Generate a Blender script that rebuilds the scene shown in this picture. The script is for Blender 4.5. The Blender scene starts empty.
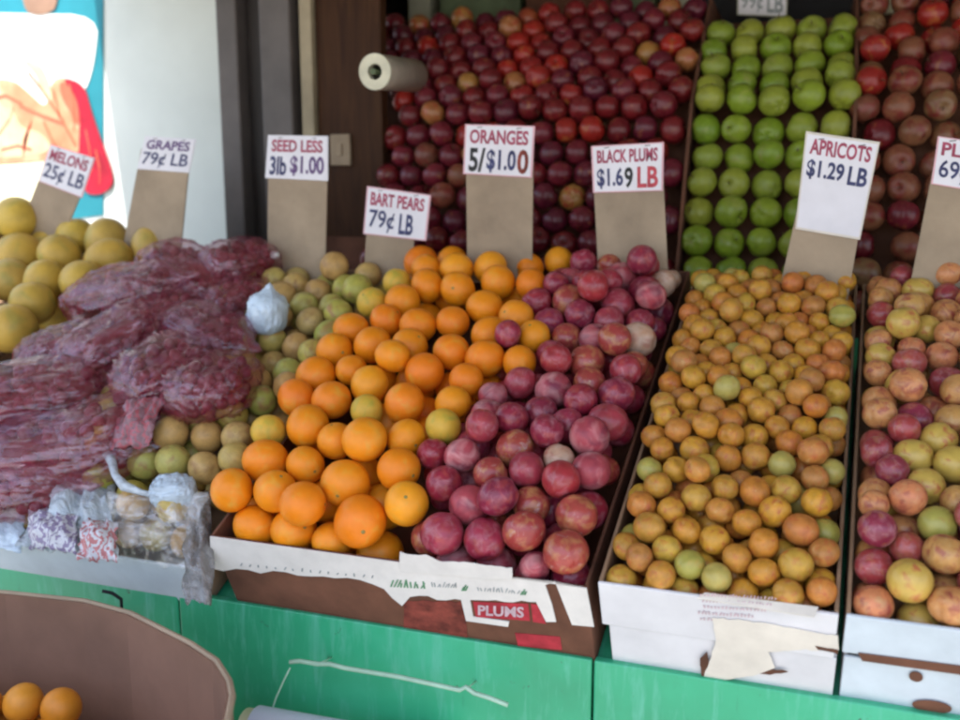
import bpy, bmesh, math, random
import numpy as np
from mathutils import Vector, Matrix, noise as mnoise
random.seed(7); rng = np.random.RandomState(7)
R = math.radians
scene = bpy.context.scene
col = scene.collection

# ------------------------------------------------------------------ camera
YAW, PIT, FPX = R(19), R(10), 933.0
CAM = np.array([0, 0, 1.62])
FWD = np.array([-math.sin(YAW)*math.cos(PIT), math.cos(YAW)*math.cos(PIT), -math.sin(PIT)])
RT = np.array([math.cos(YAW), math.sin(YAW), 0.0]); UP = np.cross(RT, FWD)
cd = bpy.data.cameras.new('camera'); cam = bpy.data.objects.new('camera', cd); col.objects.link(cam)
cam.location = CAM
cam.rotation_euler = (math.pi/2 - PIT, 0, YAW)
cd.sensor_width = 36; cd.lens = 36*FPX/960; cd.clip_start = .05; cd.clip_end = 500
cd.dof.use_dof = True; cd.dof.focus_distance = 1.65; cd.dof.aperture_fstop = 2.4
scene.camera = cam

# ------------------------------------------------------------------ light
SUN_EL, SUN_AZ = 66, 192            # azimuth clockwise from +Y (degrees): the sun stands high in front of the stall
w = bpy.data.worlds.new('World'); scene.world = w; w.use_nodes = True
nt = w.node_tree; nt.nodes.clear()
sky = nt.nodes.new('ShaderNodeTexSky'); sky.sky_type = 'NISHITA'; sky.sun_disc = False
sky.sun_elevation = R(SUN_EL); sky.sun_rotation = R(SUN_AZ); sky.dust_density = 2.5; sky.air_density = 1.0
bg = nt.nodes.new('ShaderNodeBackground'); bg.inputs['Strength'].default_value = .15
wo = nt.nodes.new('ShaderNodeOutputWorld')
nt.links.new(sky.outputs[0], bg.inputs[0]); nt.links.new(bg.outputs[0], wo.inputs[0])
sd = bpy.data.lights.new('sun', 'SUN'); sd.energy = 3.6; sd.angle = R(.5); sd.color = (1, .95, .87)
sun = bpy.data.objects.new('sun', sd); col.objects.link(sun)
sv = Vector((math.sin(R(SUN_AZ))*math.cos(R(SUN_EL)), math.cos(R(SUN_AZ))*math.cos(R(SUN_EL)), math.sin(R(SUN_EL))))
sun.rotation_euler = sv.to_track_quat('Z', 'Y').to_euler()
vs = scene.view_settings
vs.view_transform = 'Standard'; vs.look = 'None'; vs.gamma = 1; vs.use_curve_mapping = False
vs.exposure = 1.6
scene.cycles.filter_width = 2.4
scene.cycles.max_bounces = 8

# ------------------------------------------------------------------ frames of reference
TILT = R(26)
SN = np.array([0, -math.sin(TILT), math.cos(TILT)])      # out of the sloping counter
SS = np.array([0, math.cos(TILT), math.sin(TILT)])       # up along it
P0 = np.array([0, 1.353, 1.024])                         # rim height of the cartons at the front
SKEW = .042                                              # the rows of cartons stand a little askew on the counter
def sl(u, s, h=0.0): return Vector(P0 + np.array([u+SKEW*s, 0, 0]) + SS*s + SN*h)
def ray(x, y): return FWD + RT*(x-480)/FPX - UP*(y-360)/FPX
def hit(x, y, p, n):
    r = ray(x, y); return CAM + r*(np.dot(np.array(p)-CAM, n)/np.dot(r, n))
def us(x, y, h=0.0):                                     # where a sight line meets the heap surface
    p = hit(x, y, P0+SN*h, SN); d = p-P0; s_ = float(d@SS); return d[0]-SKEW*s_, s_
def onY(x, y, Y): return Vector(hit(x, y, [0, Y, 0], np.array([0, 1.0, 0])))
def onZ(x, y, Z): return Vector(hit(x, y, [0, 0, Z], np.array([0, 0, 1.0])))
def pix(p):
    d = np.array(p)-CAM; z = d@FWD; return 480+FPX*(d@RT)/z, 360-FPX*(d@UP)/z, z

# ------------------------------------------------------------------ materials
class N:
    def __init__(s, name):
        s.m = bpy.data.materials.new(name); s.m.use_nodes = True; s.t = s.m.node_tree; s.t.nodes.clear()
        s.b = s.n('ShaderNodeBsdfPrincipled'); s.o = s.n('ShaderNodeOutputMaterial'); s.l(s.b.outputs[0], s.o.inputs[0])
    def n(s, k, **kw):
        x = s.t.nodes.new(k)
        for a, v in kw.items(): setattr(x, a, v)
        return x
    def l(s, a, b): s.t.links.new(a, b)
    def coord(s, which='Object', seed=True):
        c = s.n('ShaderNodeTexCoord').outputs[which]
        if not seed: return c
        oi = s.n('ShaderNodeObjectInfo'); mu = s.n('ShaderNodeMath', operation='MULTIPLY'); mu.inputs[1].default_value = 37.
        s.l(oi.outputs['Random'], mu.inputs[0]); ad = s.n('ShaderNodeVectorMath', operation='ADD')
        s.l(c, ad.inputs[0]); s.l(mu.outputs[0], ad.inputs[1]); return ad.outputs[0]
    def noise(s, v, sc, det=3, rough=.5, dist=0):
        x = s.n('ShaderNodeTexNoise'); x.inputs['Scale'].default_value = sc; x.inputs['Detail'].default_value = det
        x.inputs['Roughness'].default_value = rough; x.inputs['Distortion'].default_value = dist; s.l(v, x.inputs['Vector']); return x.outputs['Fac']
    def ramp(s, f, pts):
        x = s.n('ShaderNodeValToRGB'); e = x.color_ramp.elements
        while len(e) < len(pts): e.new(.5)
        for i, (p, c) in enumerate(pts): e[i].position = p; e[i].color = (*c, 1) if len(c) == 3 else c
        s.l(f, x.inputs[0]); return x.outputs[0]
    def mix(s, f, a, b, mode='MIX'):
        x = s.n('ShaderNodeMix', data_type='RGBA', blend_type=mode)
        for k, v in ((0, f), (6, a), (7, b)):
            if isinstance(v, (int, float)): x.inputs[k].default_value = v
            elif isinstance(v, tuple): x.inputs[k].default_value = (*v, 1)
            else: s.l(v, x.inputs[k])
        return x.outputs[2]
    def bump(s, f, st, d=.002):
        x = s.n('ShaderNodeBump'); x.inputs['Strength'].default_value = st; x.inputs['Distance'].default_value = d
        s.l(f, x.inputs['Height']); s.l(x.outputs[0], s.b.inputs['Normal'])
    def base(s, c):
        if isinstance(c, tuple): s.b.inputs['Base Color'].default_value = (*c, 1)
        else: s.l(c, s.b.inputs['Base Color'])
    def set(s, **kw):
        for k, v in kw.items(): s.b.inputs[k.replace('_', ' ')].default_value = v

def plain(name, c, rough=.7, var=.12, sc=12, bump=.15, spec=.3, bsc=90, coord='Object'):
    m = N(name); v = m.coord(coord)
    f = m.noise(v, sc, 5, .6)
    d = tuple(max(0, x*(1-var*1.6)) for x in c); h = tuple(min(1, x*(1+var)) for x in c)
    m.base(m.ramp(f, [(.3, d), (.7, h)])); m.set(Roughness=rough); m.b.inputs['Specular IOR Level'].default_value = spec
    if bump: m.bump(m.noise(v, bsc, 4), bump)
    return m.m

def fruit(name, cols, rough=.4, patch=None, psc=9, pores=0, sss=0, bloom=None, val=.25, speck=None, coat=0.0, bsc=20, k_=.11):
    """cols: colours spread over the copies; patch: (colour, low, high) second colour in soft patches"""
    m = N(name); v = m.coord(); oi = m.n('ShaderNodeObjectInfo')
    k = len(cols); c = m.ramp(oi.outputs['Random'], [((i+.5)/k, x) for i, x in enumerate(cols)]) if k > 1 else cols[0]
    if patch:
        f = m.noise(v, psc*k_, 2, .5, .6); r = m.ramp(f, [(patch[1], (0, 0, 0)), (patch[2], (1, 1, 1))])
        c = m.mix(r, c, patch[0])
    if speck:
        f = m.noise(v, 170*k_, 2, .5); r = m.ramp(f, [(.6, (0, 0, 0)), (.72, (1, 1, 1))]); c = m.mix(r, c, speck)
    if bloom:
        f = m.noise(v, bsc*k_, 3, .55, .8); r = m.ramp(f, [(bloom[1], (0, 0, 0)), (bloom[2], (.85, .85, .85))]); c = m.mix(r, c, bloom[0])
        m.l(m.ramp(r, [(0, (rough,)*3), (1, (.65,)*3)]), m.b.inputs['Roughness'])
    f = m.noise(v, 14*k_, 3, .5)
    c = m.mix(1.0, c, m.ramp(f, [(.25, (1-val,)*3), (.75, (1,)*3)]), 'MULTIPLY')
    m.base(c)
    if not bloom: m.set(Roughness=rough)
    m.b.inputs['Specular IOR Level'].default_value = .38; m.set(Coat_Weight=coat, Coat_Roughness=.25)
    if pores: 
        m.bump(m.noise(v, 260*k_, 2), pores, .0012)
    else: m.bump(m.noise(v, 45*k_, 3), .12, .002)
    if sss:
        m.set(Subsurface_Weight=sss, Subsurface_Scale=.01); m.b.inputs['Subsurface Radius'].default_value = (1, .4, .15)
    return m.m

M = {}
M['orange'] = fruit('orange_peel', [(.88, .25, .006), (.93, .32, .010), (.90, .27, .006), (.90, .22, .008), (.94, .36, .015)], .40, pores=.5, sss=.12, val=.16, patch=((.80, .36, .04), .55, .8), psc=14)
M['lemon'] = fruit('yellow_orange_peel', [(.75, .45, .05)], .42, pores=.5, sss=.1, val=.2, patch=((.5, .42, .06), .5, .75), psc=12)
M['tangerine'] = fruit('tangerine_peel', [(.70, .26, .02), (.74, .31, .03)], .4, pores=.4, val=.2)
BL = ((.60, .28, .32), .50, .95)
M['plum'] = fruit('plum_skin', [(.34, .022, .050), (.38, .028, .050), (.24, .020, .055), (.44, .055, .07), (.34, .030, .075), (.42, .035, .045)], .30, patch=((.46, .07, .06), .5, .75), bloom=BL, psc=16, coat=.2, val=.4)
M['plum_red'] = fruit('red_plum_skin', [(.42, .065, .05), (.38, .05, .045)], .3, patch=((.55, .22, .09), .48, .72), bloom=((.6, .40, .36), .60, .8), psc=18, coat=.4, val=.3)
M['plum_pale'] = fruit('glare_bloom_plum_skin', [(.46, .07, .09)], .4, patch=((.22, .03, .06), .45, .70), bloom=((.84, .46, .44), .46, .90), bsc=8, psc=9, val=.3)  # pale patches paint glare into the skin along with waxy bloom
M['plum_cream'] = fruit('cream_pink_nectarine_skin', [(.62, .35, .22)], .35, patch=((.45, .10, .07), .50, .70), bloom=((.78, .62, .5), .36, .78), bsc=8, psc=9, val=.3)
M['apricot'] = fruit('apricot_skin', [(.62, .26, .028), (.68, .34, .035), (.62, .21, .028), (.56, .28, .04), (.70, .33, .03), (.60, .38, .05), (.64, .20, .04), (.52, .22, .05)], .45, patch=((.55, .13, .04), .52, .78), psc=16, bloom=((.68, .46, .18), .60, .85), val=.4, coat=.08)
M['apricot_green'] = fruit('green_apricot_skin', [(.40, .36, .07), (.50, .40, .10)], .42, patch=((.5, .33, .07), .5, .75), psc=14, val=.25, coat=.2)
M['nect_yellow'] = fruit('yellow_nectarine_skin', [(.66, .45, .09), (.62, .40, .08)], .36, patch=((.52, .17, .06), .54, .72), psc=14, val=.25, coat=.3)
M['nect_green'] = fruit('greenish_nectarine_skin', [(.42, .38, .08)], .36, patch=((.45, .26, .08), .55, .75), psc=14, val=.25, coat=.3)
M['nect_tan'] = fruit('tan_nectarine_skin', [(.64, .30, .08), (.66, .26, .10), (.60, .33, .09), (.68, .24, .10)], .36, patch=((.38, .08, .055), .48, .70), psc=15, val=.3, coat=.15, bloom=((.70, .45, .20), .52, .85))
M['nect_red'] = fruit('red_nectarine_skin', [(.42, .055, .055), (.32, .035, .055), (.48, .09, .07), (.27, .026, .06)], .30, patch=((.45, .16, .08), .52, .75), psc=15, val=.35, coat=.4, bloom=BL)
M['melon'] = fruit('yellow_melon_rind', [(.70, .48, .08), (.66, .40, .07), (.74, .55, .10), (.64, .42, .10)], .45, patch=((.40, .36, .085), .52, .8), psc=8, val=.28, pores=.3)
M['pear'] = fruit('pear_skin', [(.60, .48, .10), (.46, .46, .08), (.62, .40, .13), (.44, .46, .09), (.64, .46, .17), (.58, .34, .11)], .42, patch=((.42, .22, .08), .52, .75), psc=12, val=.32, speck=(.3, .22, .09))
M['apple_green'] = fruit('green_apple_skin', [(.21, .31, .020), (.27, .35, .028), (.18, .29, .018), (.33, .35, .04), (.26, .32, .035)], .36, patch=((.33, .34, .08), .56, .8), psc=10, val=.3, speck=(.26, .36, .07), coat=.1)
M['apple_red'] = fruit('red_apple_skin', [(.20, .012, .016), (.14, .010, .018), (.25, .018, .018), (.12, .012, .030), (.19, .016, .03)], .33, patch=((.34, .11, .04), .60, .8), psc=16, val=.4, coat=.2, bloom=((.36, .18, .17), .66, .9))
M['apple_bright'] = fruit('bright_red_apple_skin', [(.40, .020, .014), (.34, .022, .016), (.30, .018, .02)], .33, patch=((.50, .20, .05), .58, .8), psc=14, val=.3, coat=.2)
M['apple_gold'] = fruit('golden_blush_apple_skin', [(.44, .21, .05), (.40, .15, .05)], .32, patch=((.42, .06, .03), .5, .72), psc=12, val=.25, coat=.4)
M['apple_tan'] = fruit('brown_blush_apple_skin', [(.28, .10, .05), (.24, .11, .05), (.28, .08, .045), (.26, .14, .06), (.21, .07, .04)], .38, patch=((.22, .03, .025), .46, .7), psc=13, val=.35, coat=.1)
M['grape'] = fruit('grape_skin', [(.20, .010, .028), (.25, .016, .030), (.15, .012, .034), (.21, .018, .045)], .35, patch=((.24, .045, .05), .5, .7), psc=40, val=.3, bloom=((.30, .12, .18), .6, .85), k_=1, bsc=40)
M['button'] = plain('stem_button', (.26, .22, .07), .8)
M['stem'] = plain('stem_brown', (.10, .06, .03), .8)
M['kraft'] = plain('brown_cardboard', (.30, .19, .115), .85, .12, 10, .2)
M['kraft_dark'] = plain('dark_brown_cardboard', (.15, .062, .036), .85, .3, 7, .25)
M['kraft_tag'] = plain('grey_brown_cardboard', (.36, .275, .19), .85, .16, 7, .3)
M['kraft_bin'] = plain('bin_cardboard', (.225, .125, .085), .85, .12, 5, .2)
M['white_card'] = plain('white_carton_board', (.66, .645, .66), .6, .07, 9, .12)
M['blue_white_card'] = plain('bluish_white_carton_board', (.55, .61, .66), .6, .09, 9, .12)
M['white_torn'] = plain('torn_white_paper', (.72, .68, .64), .75, .08, 14, .25)
M['cream_torn'] = plain('torn_cream_paper', (.68, .62, .54), .75, .08, 14, .25)
M['red_print'] = plain('red_print', (.42, .03, .045), .6, .25, 30, .1)
M['maroon_print'] = plain('maroon_print', (.24, .05, .035), .7, .45, 24, .2)
M['pink_print'] = plain('faded_pink_print', (.55, .40, .44), .7, .15, 40, 0)
M['green_print'] = plain('green_print', (.12, .30, .16), .7, .2, 40, 0)
M['grey_print'] = plain('grey_print', (.30, .33, .34), .7, .2, 40, 0)
M['green_paint'] = plain('green_painted_board', (.032, .34, .165), .38, .16, 3.5, .12, .5, 25)
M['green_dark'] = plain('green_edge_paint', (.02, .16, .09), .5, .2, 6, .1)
M['tagwhite'] = plain('price_card_white', (.74, .72, .76), .45, .05, 10, .05)
M['tagpink'] = plain('price_card_pink_border', (.72, .42, .46), .5, .08, 10, 0)
M['head_ink'] = plain('purple_red_ink', (.38, .07, .12), .6, .2, 50, 0)
M['navy_ink'] = plain('navy_ink', (.05, .055, .14), .6, .2, 50, 0)
M['violet_ink'] = plain('violet_ink', (.14, .08, .20), .6, .2, 50, 0)
M['red_ink'] = plain('red_ink', (.50, .07, .09), .6, .2, 50, 0)
M['black_ink'] = plain('black_ink', (.03, .03, .03), .6, .2, 50, 0)
M['white_wall'] = plain('white_painted_wall', (.70, .745, .71), .75, .06, 2.2, .15, .2, 30)
M['post_grey'] = plain('grey_brown_metal_post', (.115, .10, .095), .5, .2, 5, .1)
M['post_dark'] = plain('dark_metal_post', (.030, .024, .022), .5, .2, 5, .1)
M['cream_trim'] = plain('cream_wood_trim', (.36, .30, .20), .6, .15, 9, .1)
M['iron_black'] = plain('black_board', (.012, .012, .016), .6, .3, 6, .1)
M['teal'] = plain('poster_teal', (.02, .22, .28), .5, .12, 4, 0)
M['posterwhite'] = plain('poster_white', (.78, .80, .76), .5, .06, 5, 0)
M['cream_poster'] = plain('poster_cream', (.80, .76, .52), .5, .1, 5, 0)
M['brown_poster'] = plain('poster_brown', (.30, .18, .12), .5, .2, 6, 0)
M['poster_red'] = plain('poster_red', (.42, .008, .03), .5, .25, 8, 0)
M['fold_ink'] = plain('poster_fold_red', (.62, .13, .07), .5, .15, 8, 0)
M['cream_salmon'] = plain('poster_cream_salmon', (.82, .48, .30), .5, .2, 7, 0)
M['asphalt'] = plain('pavement', (.33, .32, .30), .9, .12, 3, .3)
M['awning'] = plain('awning_canvas', (.30, .26, .20), .9, .1, 3, .1)
M['wire'] = plain('pale_green_wire', (.36, .56, .42), .3, .1, 30, 0, .6)
M['paper_roll'] = plain('white_roll', (.62, .64, .76), .6, .06, 9, .1)
M['cream_plastic'] = plain('cream_plastic', (.70, .68, .42), .5, .08, 9, 0)
M['roll_end'] = plain('roll_end_paper', (.62, .60, .46), .7, .15, 14, .1)
M['roll_side'] = plain('roll_side_film', (.44, .40, .33), .35, .2, 14, .1)
M['shop_dark'] = plain('dark_shop_interior', (.030, .022, .018), .9, .3, 3, 0)
M['shelf_green'] = plain('dull_green_box', (.13, .17, .09), .7, .3, 9, 0)
M['shelf_pale'] = plain('pale_box', (.40, .40, .30), .7, .2, 9, 0)
M['tie_white'] = plain('white_twist_tie', (.65, .64, .62), .5, .1, 12, 0)
# scuffed green paint: worn paler rubs, upright drips, small chips down to dark wood
m = N('scuffed_green_paint'); v = m.coord(seed=False); mp = m.n('ShaderNodeMapping'); mp.inputs['Scale'].default_value = (9, 1, 1.3); m.l(v, mp.inputs[0])
dr_ = m.noise(mp.outputs[0], 5, 5, .65, .4); lo_ = m.noise(v, 3, 5, .6); ch_ = m.noise(v, 34, 6, .7, .6)
c = m.ramp(lo_, [(.3, (.026, .29, .14)), (.55, (.036, .38, .19)), (.75, (.06, .44, .25))])
c = m.mix(m.ramp(dr_, [(.52, (0, 0, 0)), (.74, (.8, .8, .8))]), c, (.12, .46, .32)); c = m.mix(m.ramp(dr_, [(.22, (.6, .6, .6)), (.36, (0, 0, 0))]), c, (.02, .17, .09))
c = m.mix(m.ramp(ch_, [(.68, (0, 0, 0)), (.71, (1, 1, 1))]), c, (.05, .07, .045)); m.base(c); m.l(m.ramp(lo_, [(.3, (.3,)*3), (.7, (.5,)*3)]), m.b.inputs['Roughness']); m.bump(dr_, .15, .003); M['green_paint'] = m.m
# wood
m = N('brown_wood_panel'); v = m.coord(seed=False); mp = m.n('ShaderNodeMapping'); mp.inputs['Scale'].default_value = (14, 14, 1.2); m.l(v, mp.inputs[0])
f = m.noise(mp.outputs[0], 3, 6, .6, 1.2); m.base(m.ramp(f, [(.25, (.030, .012, .006)), (.6, (.058, .024, .010)), (.85, (.065, .038, .012))])); m.set(Roughness=.6); m.bump(f, .2); m.b.inputs['Specular IOR Level'].default_value = .15; M['wood'] = m.m
# salmon garment on the poster: broad washes of printed colour
m = N('poster_salmon'); v = m.coord(seed=False); f = m.noise(v, 5, 3, .5, 1.5)
m.base(m.ramp(f, [(.3, (.70, .17, .08)), (.5, (.78, .28, .15)), (.72, (.85, .52, .34))])); m.set(Roughness=.5); M['poster_salmon'] = m.m
# clear film of produce bags
def film(name, tint, haze, hazecol, bumps=.9, sc=26, pale=None, shine=.05):
    m = N(name); v = m.coord()
    tr = m.n('ShaderNodeBsdfTransparent'); tr.inputs[0].default_value = (*tint, 1)
    m.base(hazecol); m.set(Roughness=.08); m.b.inputs['Specular IOR Level'].default_value = .9
    mp = m.n('ShaderNodeMapping'); mp.inputs['Scale'].default_value = (1, 2.3, 1.5); m.l(v, mp.inputs[0])
    f = m.noise(mp.outputs[0], sc, 5, .6, 1.6); m.bump(f, bumps, .012)
    g = m.noise(mp.outputs[0], sc*.6, 4, .6, 2.0)
    if pale:
        q_ = m.n('ShaderNodeMapping'); q_.inputs['Scale'].default_value = (.5, 3.2, 3.2); m.l(v, q_.inputs[0]); e_ = m.noise(q_.outputs[0], sc*1.3, 4, .6, 1.2)
        m.base(m.mix(m.ramp(e_, [(.60, (0, 0, 0)), (.70, (1, 1, 1))]), hazecol, pale))  # pale streaks paint sky reflections into the film colour
    fac = m.ramp(g, [(.45, (haze,)*3), (.75, (min(1, haze+.45),)*3)])
    mx = m.n('ShaderNodeMixShader'); m.l(fac, mx.inputs[0]); m.l(tr.outputs[0], mx.inputs[1]); m.l(m.b.outputs[0], mx.inputs[2]); 
    gl = m.n('ShaderNodeBsdfGlossy'); gl.inputs['Roughness'].default_value = .07; gl.inputs['Color'].default_value = (shine, shine, shine*1.04, 1)
    b2 = m.n('ShaderNodeBump'); b2.inputs['Strength'].default_value = 1.0; b2.inputs['Distance'].default_value = .02
    q2 = m.n('ShaderNodeMapping'); q2.inputs['Scale'].default_value = (.6, 2.6, 2.6); m.l(v, q2.inputs[0]); h2 = m.noise(q2.outputs[0], sc*.5, 3, .5, 1.2)
    m.l(h2, b2.inputs['Height']); m.l(b2.outputs[0], gl.inputs['Normal'])
    ad = m.n('ShaderNodeAddShader'); m.l(mx.outputs[0], ad.inputs[0]); m.l(gl.outputs[0], ad.inputs[1]); m.l(ad.outputs[0], m.o.inputs[0])
    return m.m
M['film'] = film('clear_bag_film', (.97, .90, .93), .24, (.27, .026, .055), 1.0, 13, (.70, .44, .52), .055)
M['film_clear'] = film('clear_wrap_film', (.98, .98, .98), .06, (.70, .70, .70), .8, 14)
M['film_white'] = film('white_bag_film', (.9, .93, .95), .62, (.60, .68, .74))
M['film_grey'] = film('grey_wrap_film', (.75, .75, .75), .45, (.30, .28, .27))
M['film_solid'] = film('milky_bag_film', (.85, .9, .95), .85, (.56, .68, .78), .6)
# printed bag: white film with upright hatched print
def printed(name, ink, paper=(.60, .60, .64)):
    m = N(name); v = m.coord(seed=False); f = m.noise(v, 22, 4, .6, 1.5)
    wv = m.n('ShaderNodeTexWave'); wv.inputs['Scale'].default_value = 17; wv.inputs['Distortion'].default_value = 14; wv.inputs['Detail'].default_value = 4; wv.inputs['Detail Scale'].default_value = 2.5; m.l(v, wv.inputs['Vector'])
    r = m.ramp(wv.outputs['Fac'], [(.55, (0, 0, 0)), (.66, (.85, .85, .85))])
    m.base(m.mix(r, paper, ink)); m.set(Roughness=.3); m.bump(f, .8, .01); return m.m
M['print_violet'] = printed('violet_printed_film', (.22, .16, .30)); M['print_red'] = printed('red_printed_film', (.50, .12, .12))
M['print_net'] = printed('red_netting', (.42, .09, .11), (.26, .13, .15))
# ------------------------------------------------------------------ object helpers
def link(name, me, mat=None, parent=None):
    o = bpy.data.objects.new(name, me); col.objects.link(o)
    if mat and not me.materials: me.materials.append(mat)
    if parent: o.parent = parent
    return o
def tag(o, label, cat, group=None):
    o['label'] = label; o['category'] = cat
    if group: o['group'] = group
    return o
def kind(o, k): o['kind'] = k; return o
def empty(name, loc=(0, 0, 0)):
    o = bpy.data.objects.new(name, None); o.location = loc; o.empty_display_size = .05; col.objects.link(o); return o
def mesh(name, verts, faces, smooth=False):
    me = bpy.data.meshes.new(name); me.from_pydata([tuple(v) for v in verts], [], faces); me.validate(); me.update()
    bm = bmesh.new(); bm.from_mesh(me); bmesh.ops.recalc_face_normals(bm, faces=bm.faces); bm.to_mesh(me); bm.free()
    if smooth:
        for p in me.polygons: p.use_smooth = True
    return me
def merge(parts):
    V, Fc = [], []
    for v, f in parts:
        k = len(V); V += [tuple(x) for x in v]; Fc += [tuple(i+k for i in q) for q in f]
    return V, Fc
def boxvf(x0, x1, y0, y1, z0, z1, fr=None):
    v = [Vector((x, y, z)) for x in (x0, x1) for y in (y0, y1) for z in (z0, z1)]
    if fr: v = [fr(*p) for p in v]
    return v, [(0, 1, 3, 2), (4, 6, 7, 5), (0, 4, 5, 1), (2, 3, 7, 6), (0, 2, 6, 4), (1, 5, 7, 3)]
def prism(pts, nrm, th):
    """flat outline with a real thickness: pts on the front face, nrm points towards the viewer's side"""
    nrm = Vector(nrm).normalized(); k = len(pts); a = [Vector(p) for p in pts]; b = [p-nrm*th for p in a]
    return a+b, [tuple(range(k)), tuple(range(2*k-1, k-1, -1))]+[(i, (i+1) % k, (i+1) % k+k, i+k) for i in range(k)]
def bevel(o, w=.002, seg=2):
    m = o.modifiers.new('bevel', 'BEVEL'); m.width = w; m.segments = seg; m.limit_method = 'ANGLE'; return o
def box(name, mat, parent, *a, fr=None, bev=.002):
    o = link(name, mesh(name, *boxvf(*a, fr=fr)), M[mat], parent)
    return bevel(o, bev) if bev else o
def tube(pts, r, seg=8, cap=True):
    pts = [Vector(p) for p in pts]; V, Fc = [], []
    rr = r if isinstance(r, (list, tuple)) else [r]*len(pts)
    for i, p in enumerate(pts):
        t = (pts[min(i+1, len(pts)-1)]-pts[max(i-1, 0)]).normalized()
        a = t.orthogonal().normalized() if i == 0 else (a-t*a.dot(t)).normalized()
        b = t.cross(a)
        for k in range(seg): an = 2*math.pi*k/seg; V.append(p+(a*math.cos(an)+b*math.sin(an))*rr[i])
    for i in range(len(pts)-1):
        for k in range(seg): Fc.append((i*seg+k, i*seg+(k+1) % seg, (i+1)*seg+(k+1) % seg, (i+1)*seg+k))
    if cap: Fc += [tuple(range(seg)), tuple(range(len(V)-1, len(V)-seg-1, -1))]
    return V, Fc

# ------------------------------------------------------------------ setting
gm = mesh('ground', *boxvf(-60, 60, -60, 60, -.3, 0)); kind(link('ground', gm, M['asphalt']), 'structure')
# back of the shop
kind(box('back_wall', 'shop_dark', None, -1.55, 3.2, 3.75, 3.85, 0, 3.0, bev=0), 'structure')
kind(box('left_wall', 'shop_dark', None, -1.60, -1.55, 3.10, 3.85, 0, 3.0, bev=0), 'structure')
kind(box('right_wall', 'shop_dark', None, 3.2, 3.3, 2.2, 3.85, 0, 3.0, bev=0), 'structure')
ww = box('white_wall', 'white_wall', None, -7, -1.55, 2.95, 3.10, 0, 3.2, bev=0)
kind(ww, 'structure')
aw = box('awning', 'awning', None, -2.53, 3.3, .0, 3.9, 2.52, 2.56, bev=0)  # out of view, edges set to shade the fruit but not the poster
tag(aw, 'brown canvas awning out of view, shaped to shade the fruit stall', 'awning')

# shop front: posts, trim, wood panel
YP = 2.5
dp = box('door_post', 'post_grey', None, -1.695, -1.625, YP, YP+.10, 0, 2.519, bev=.006); tag(dp, 'grey brown metal post at the edge of the white wall', 'post')
dq = box('gate_panel', 'post_dark', None, -1.622, -1.545, YP+.05, YP+.09, 0, 2.519, bev=.004); tag(dq, 'nearly black recessed strip between the two grey brown posts', 'gate')
dr = box('door_post', 'post_grey', None, -1.542, -1.44, YP-.01, YP+.10, 0, 2.519, bev=.006); tag(dr, 'wide grey brown metal post beside the cream trim', 'post')
dt = box('trim_strip', 'cream_trim', None, -1.415, -1.375, YP, YP+.06, 0, 2.519, bev=.004); tag(dt, 'narrow cream wooden trim strip along the brown wood panel', 'trim')
du = box('gate_panel', 'post_dark', None, -1.438, -1.418, YP+.04, YP+.09, 0, 2.519, bev=.002); tag(du, 'thin black slot between wide grey post and cream trim', 'gate')
wp = box('wood_panel', 'wood', None, -1.372, -1.165, YP+.02, YP+.06, 0, 2.519, bev=.003); tag(wp, 'dark reddish brown wood panel left of the red apples', 'panel')
p = onY(342, 150, YP+.02); o = box('wall_switch', 'kraft_tag', None, p.x-.032, p.x+.032, YP+.005, YP+.0195, p.z-.045, p.z+.045, bev=.004)
tag(o, 'small grey wall switch plate on the brown wood panel', 'switch')
bm_ = box('rocker', 'kraft_tag', o, p.x-.009, p.x+.009, YP-.001, YP+.0045, p.z-.018, p.z+.018, bev=.002)

# poster, printed flat, on the white wall
YW = 2.95
def W(x, y, off=0): q = onY(x, y, YW-off); return q
ps = empty('poster', W(50, 100)); tag(ps, 'teal and salmon picture poster on the white wall at the left', 'poster')
def chaikin(p, n=2):
    for _ in range(n):
        q = []
        for i in range(len(p)):
            a, b = p[i], p[(i+1) % len(p)]; q += [(a[0]*.75+b[0]*.25, a[1]*.75+b[1]*.25), (a[0]*.25+b[0]*.75, a[1]*.25+b[1]*.75)]
        p = q
    return p
def sheet(name, mat, pts, off, th=.0015, parent=None, Y=YW):
    if name not in ('backing', 'lower_field'): pts = chaikin(pts)
    P = [onY(x, y, Y) - Vector((0, off, 0)) for x, y in pts]
    o = link(name, mesh(name, *prism(P, (0, -1, 0), th)), M[mat]); 
    if parent:
        o.parent = parent; o.matrix_parent_inverse = Matrix.Translation(parent.location).inverted()
    return o
sheet('backing', 'teal', [(-160, -60), (104, -60), (104, 215), (-160, 250)], .004, .003, ps)
sheet('white_field', 'posterwhite', [(-160, 10), (30, 14), (100, 15), (96, 60), (88, 90), (60, 130), (-160, 130)], .0065, .0015, ps)
sheet('head_shape', 'brown_poster', [(18, -60), (62, -60), (60, 6), (50, 14), (38, 16), (24, 10)], .009, .0015, ps)
sheet('garment', 'poster_salmon', [(-160, 88), (-20, 82), (12, 78), (30, 92), (48, 110), (52, 84), (62, 76), (84, 84), (86, 110), (84, 150), (70, 158), (30, 162), (-160, 175)], .0085, .0015, ps)
sheet('garment_light', 'cream_salmon', [(-160, 108), (-10, 100), (16, 110), (22, 128), (44, 132), (56, 152), (20, 158), (-160, 165)], .0096, .0008, ps)
sheet('garment_dark', 'fold_ink', [(60, 80), (76, 86), (82, 104), (80, 130), (72, 112), (64, 100)], .0096, .0008, ps)
sheet('collar', 'cream_salmon', [(22, 60), (36, 72), (44, 92), (56, 108), (50, 76), (40, 62)], .0101, .0008, ps)
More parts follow.
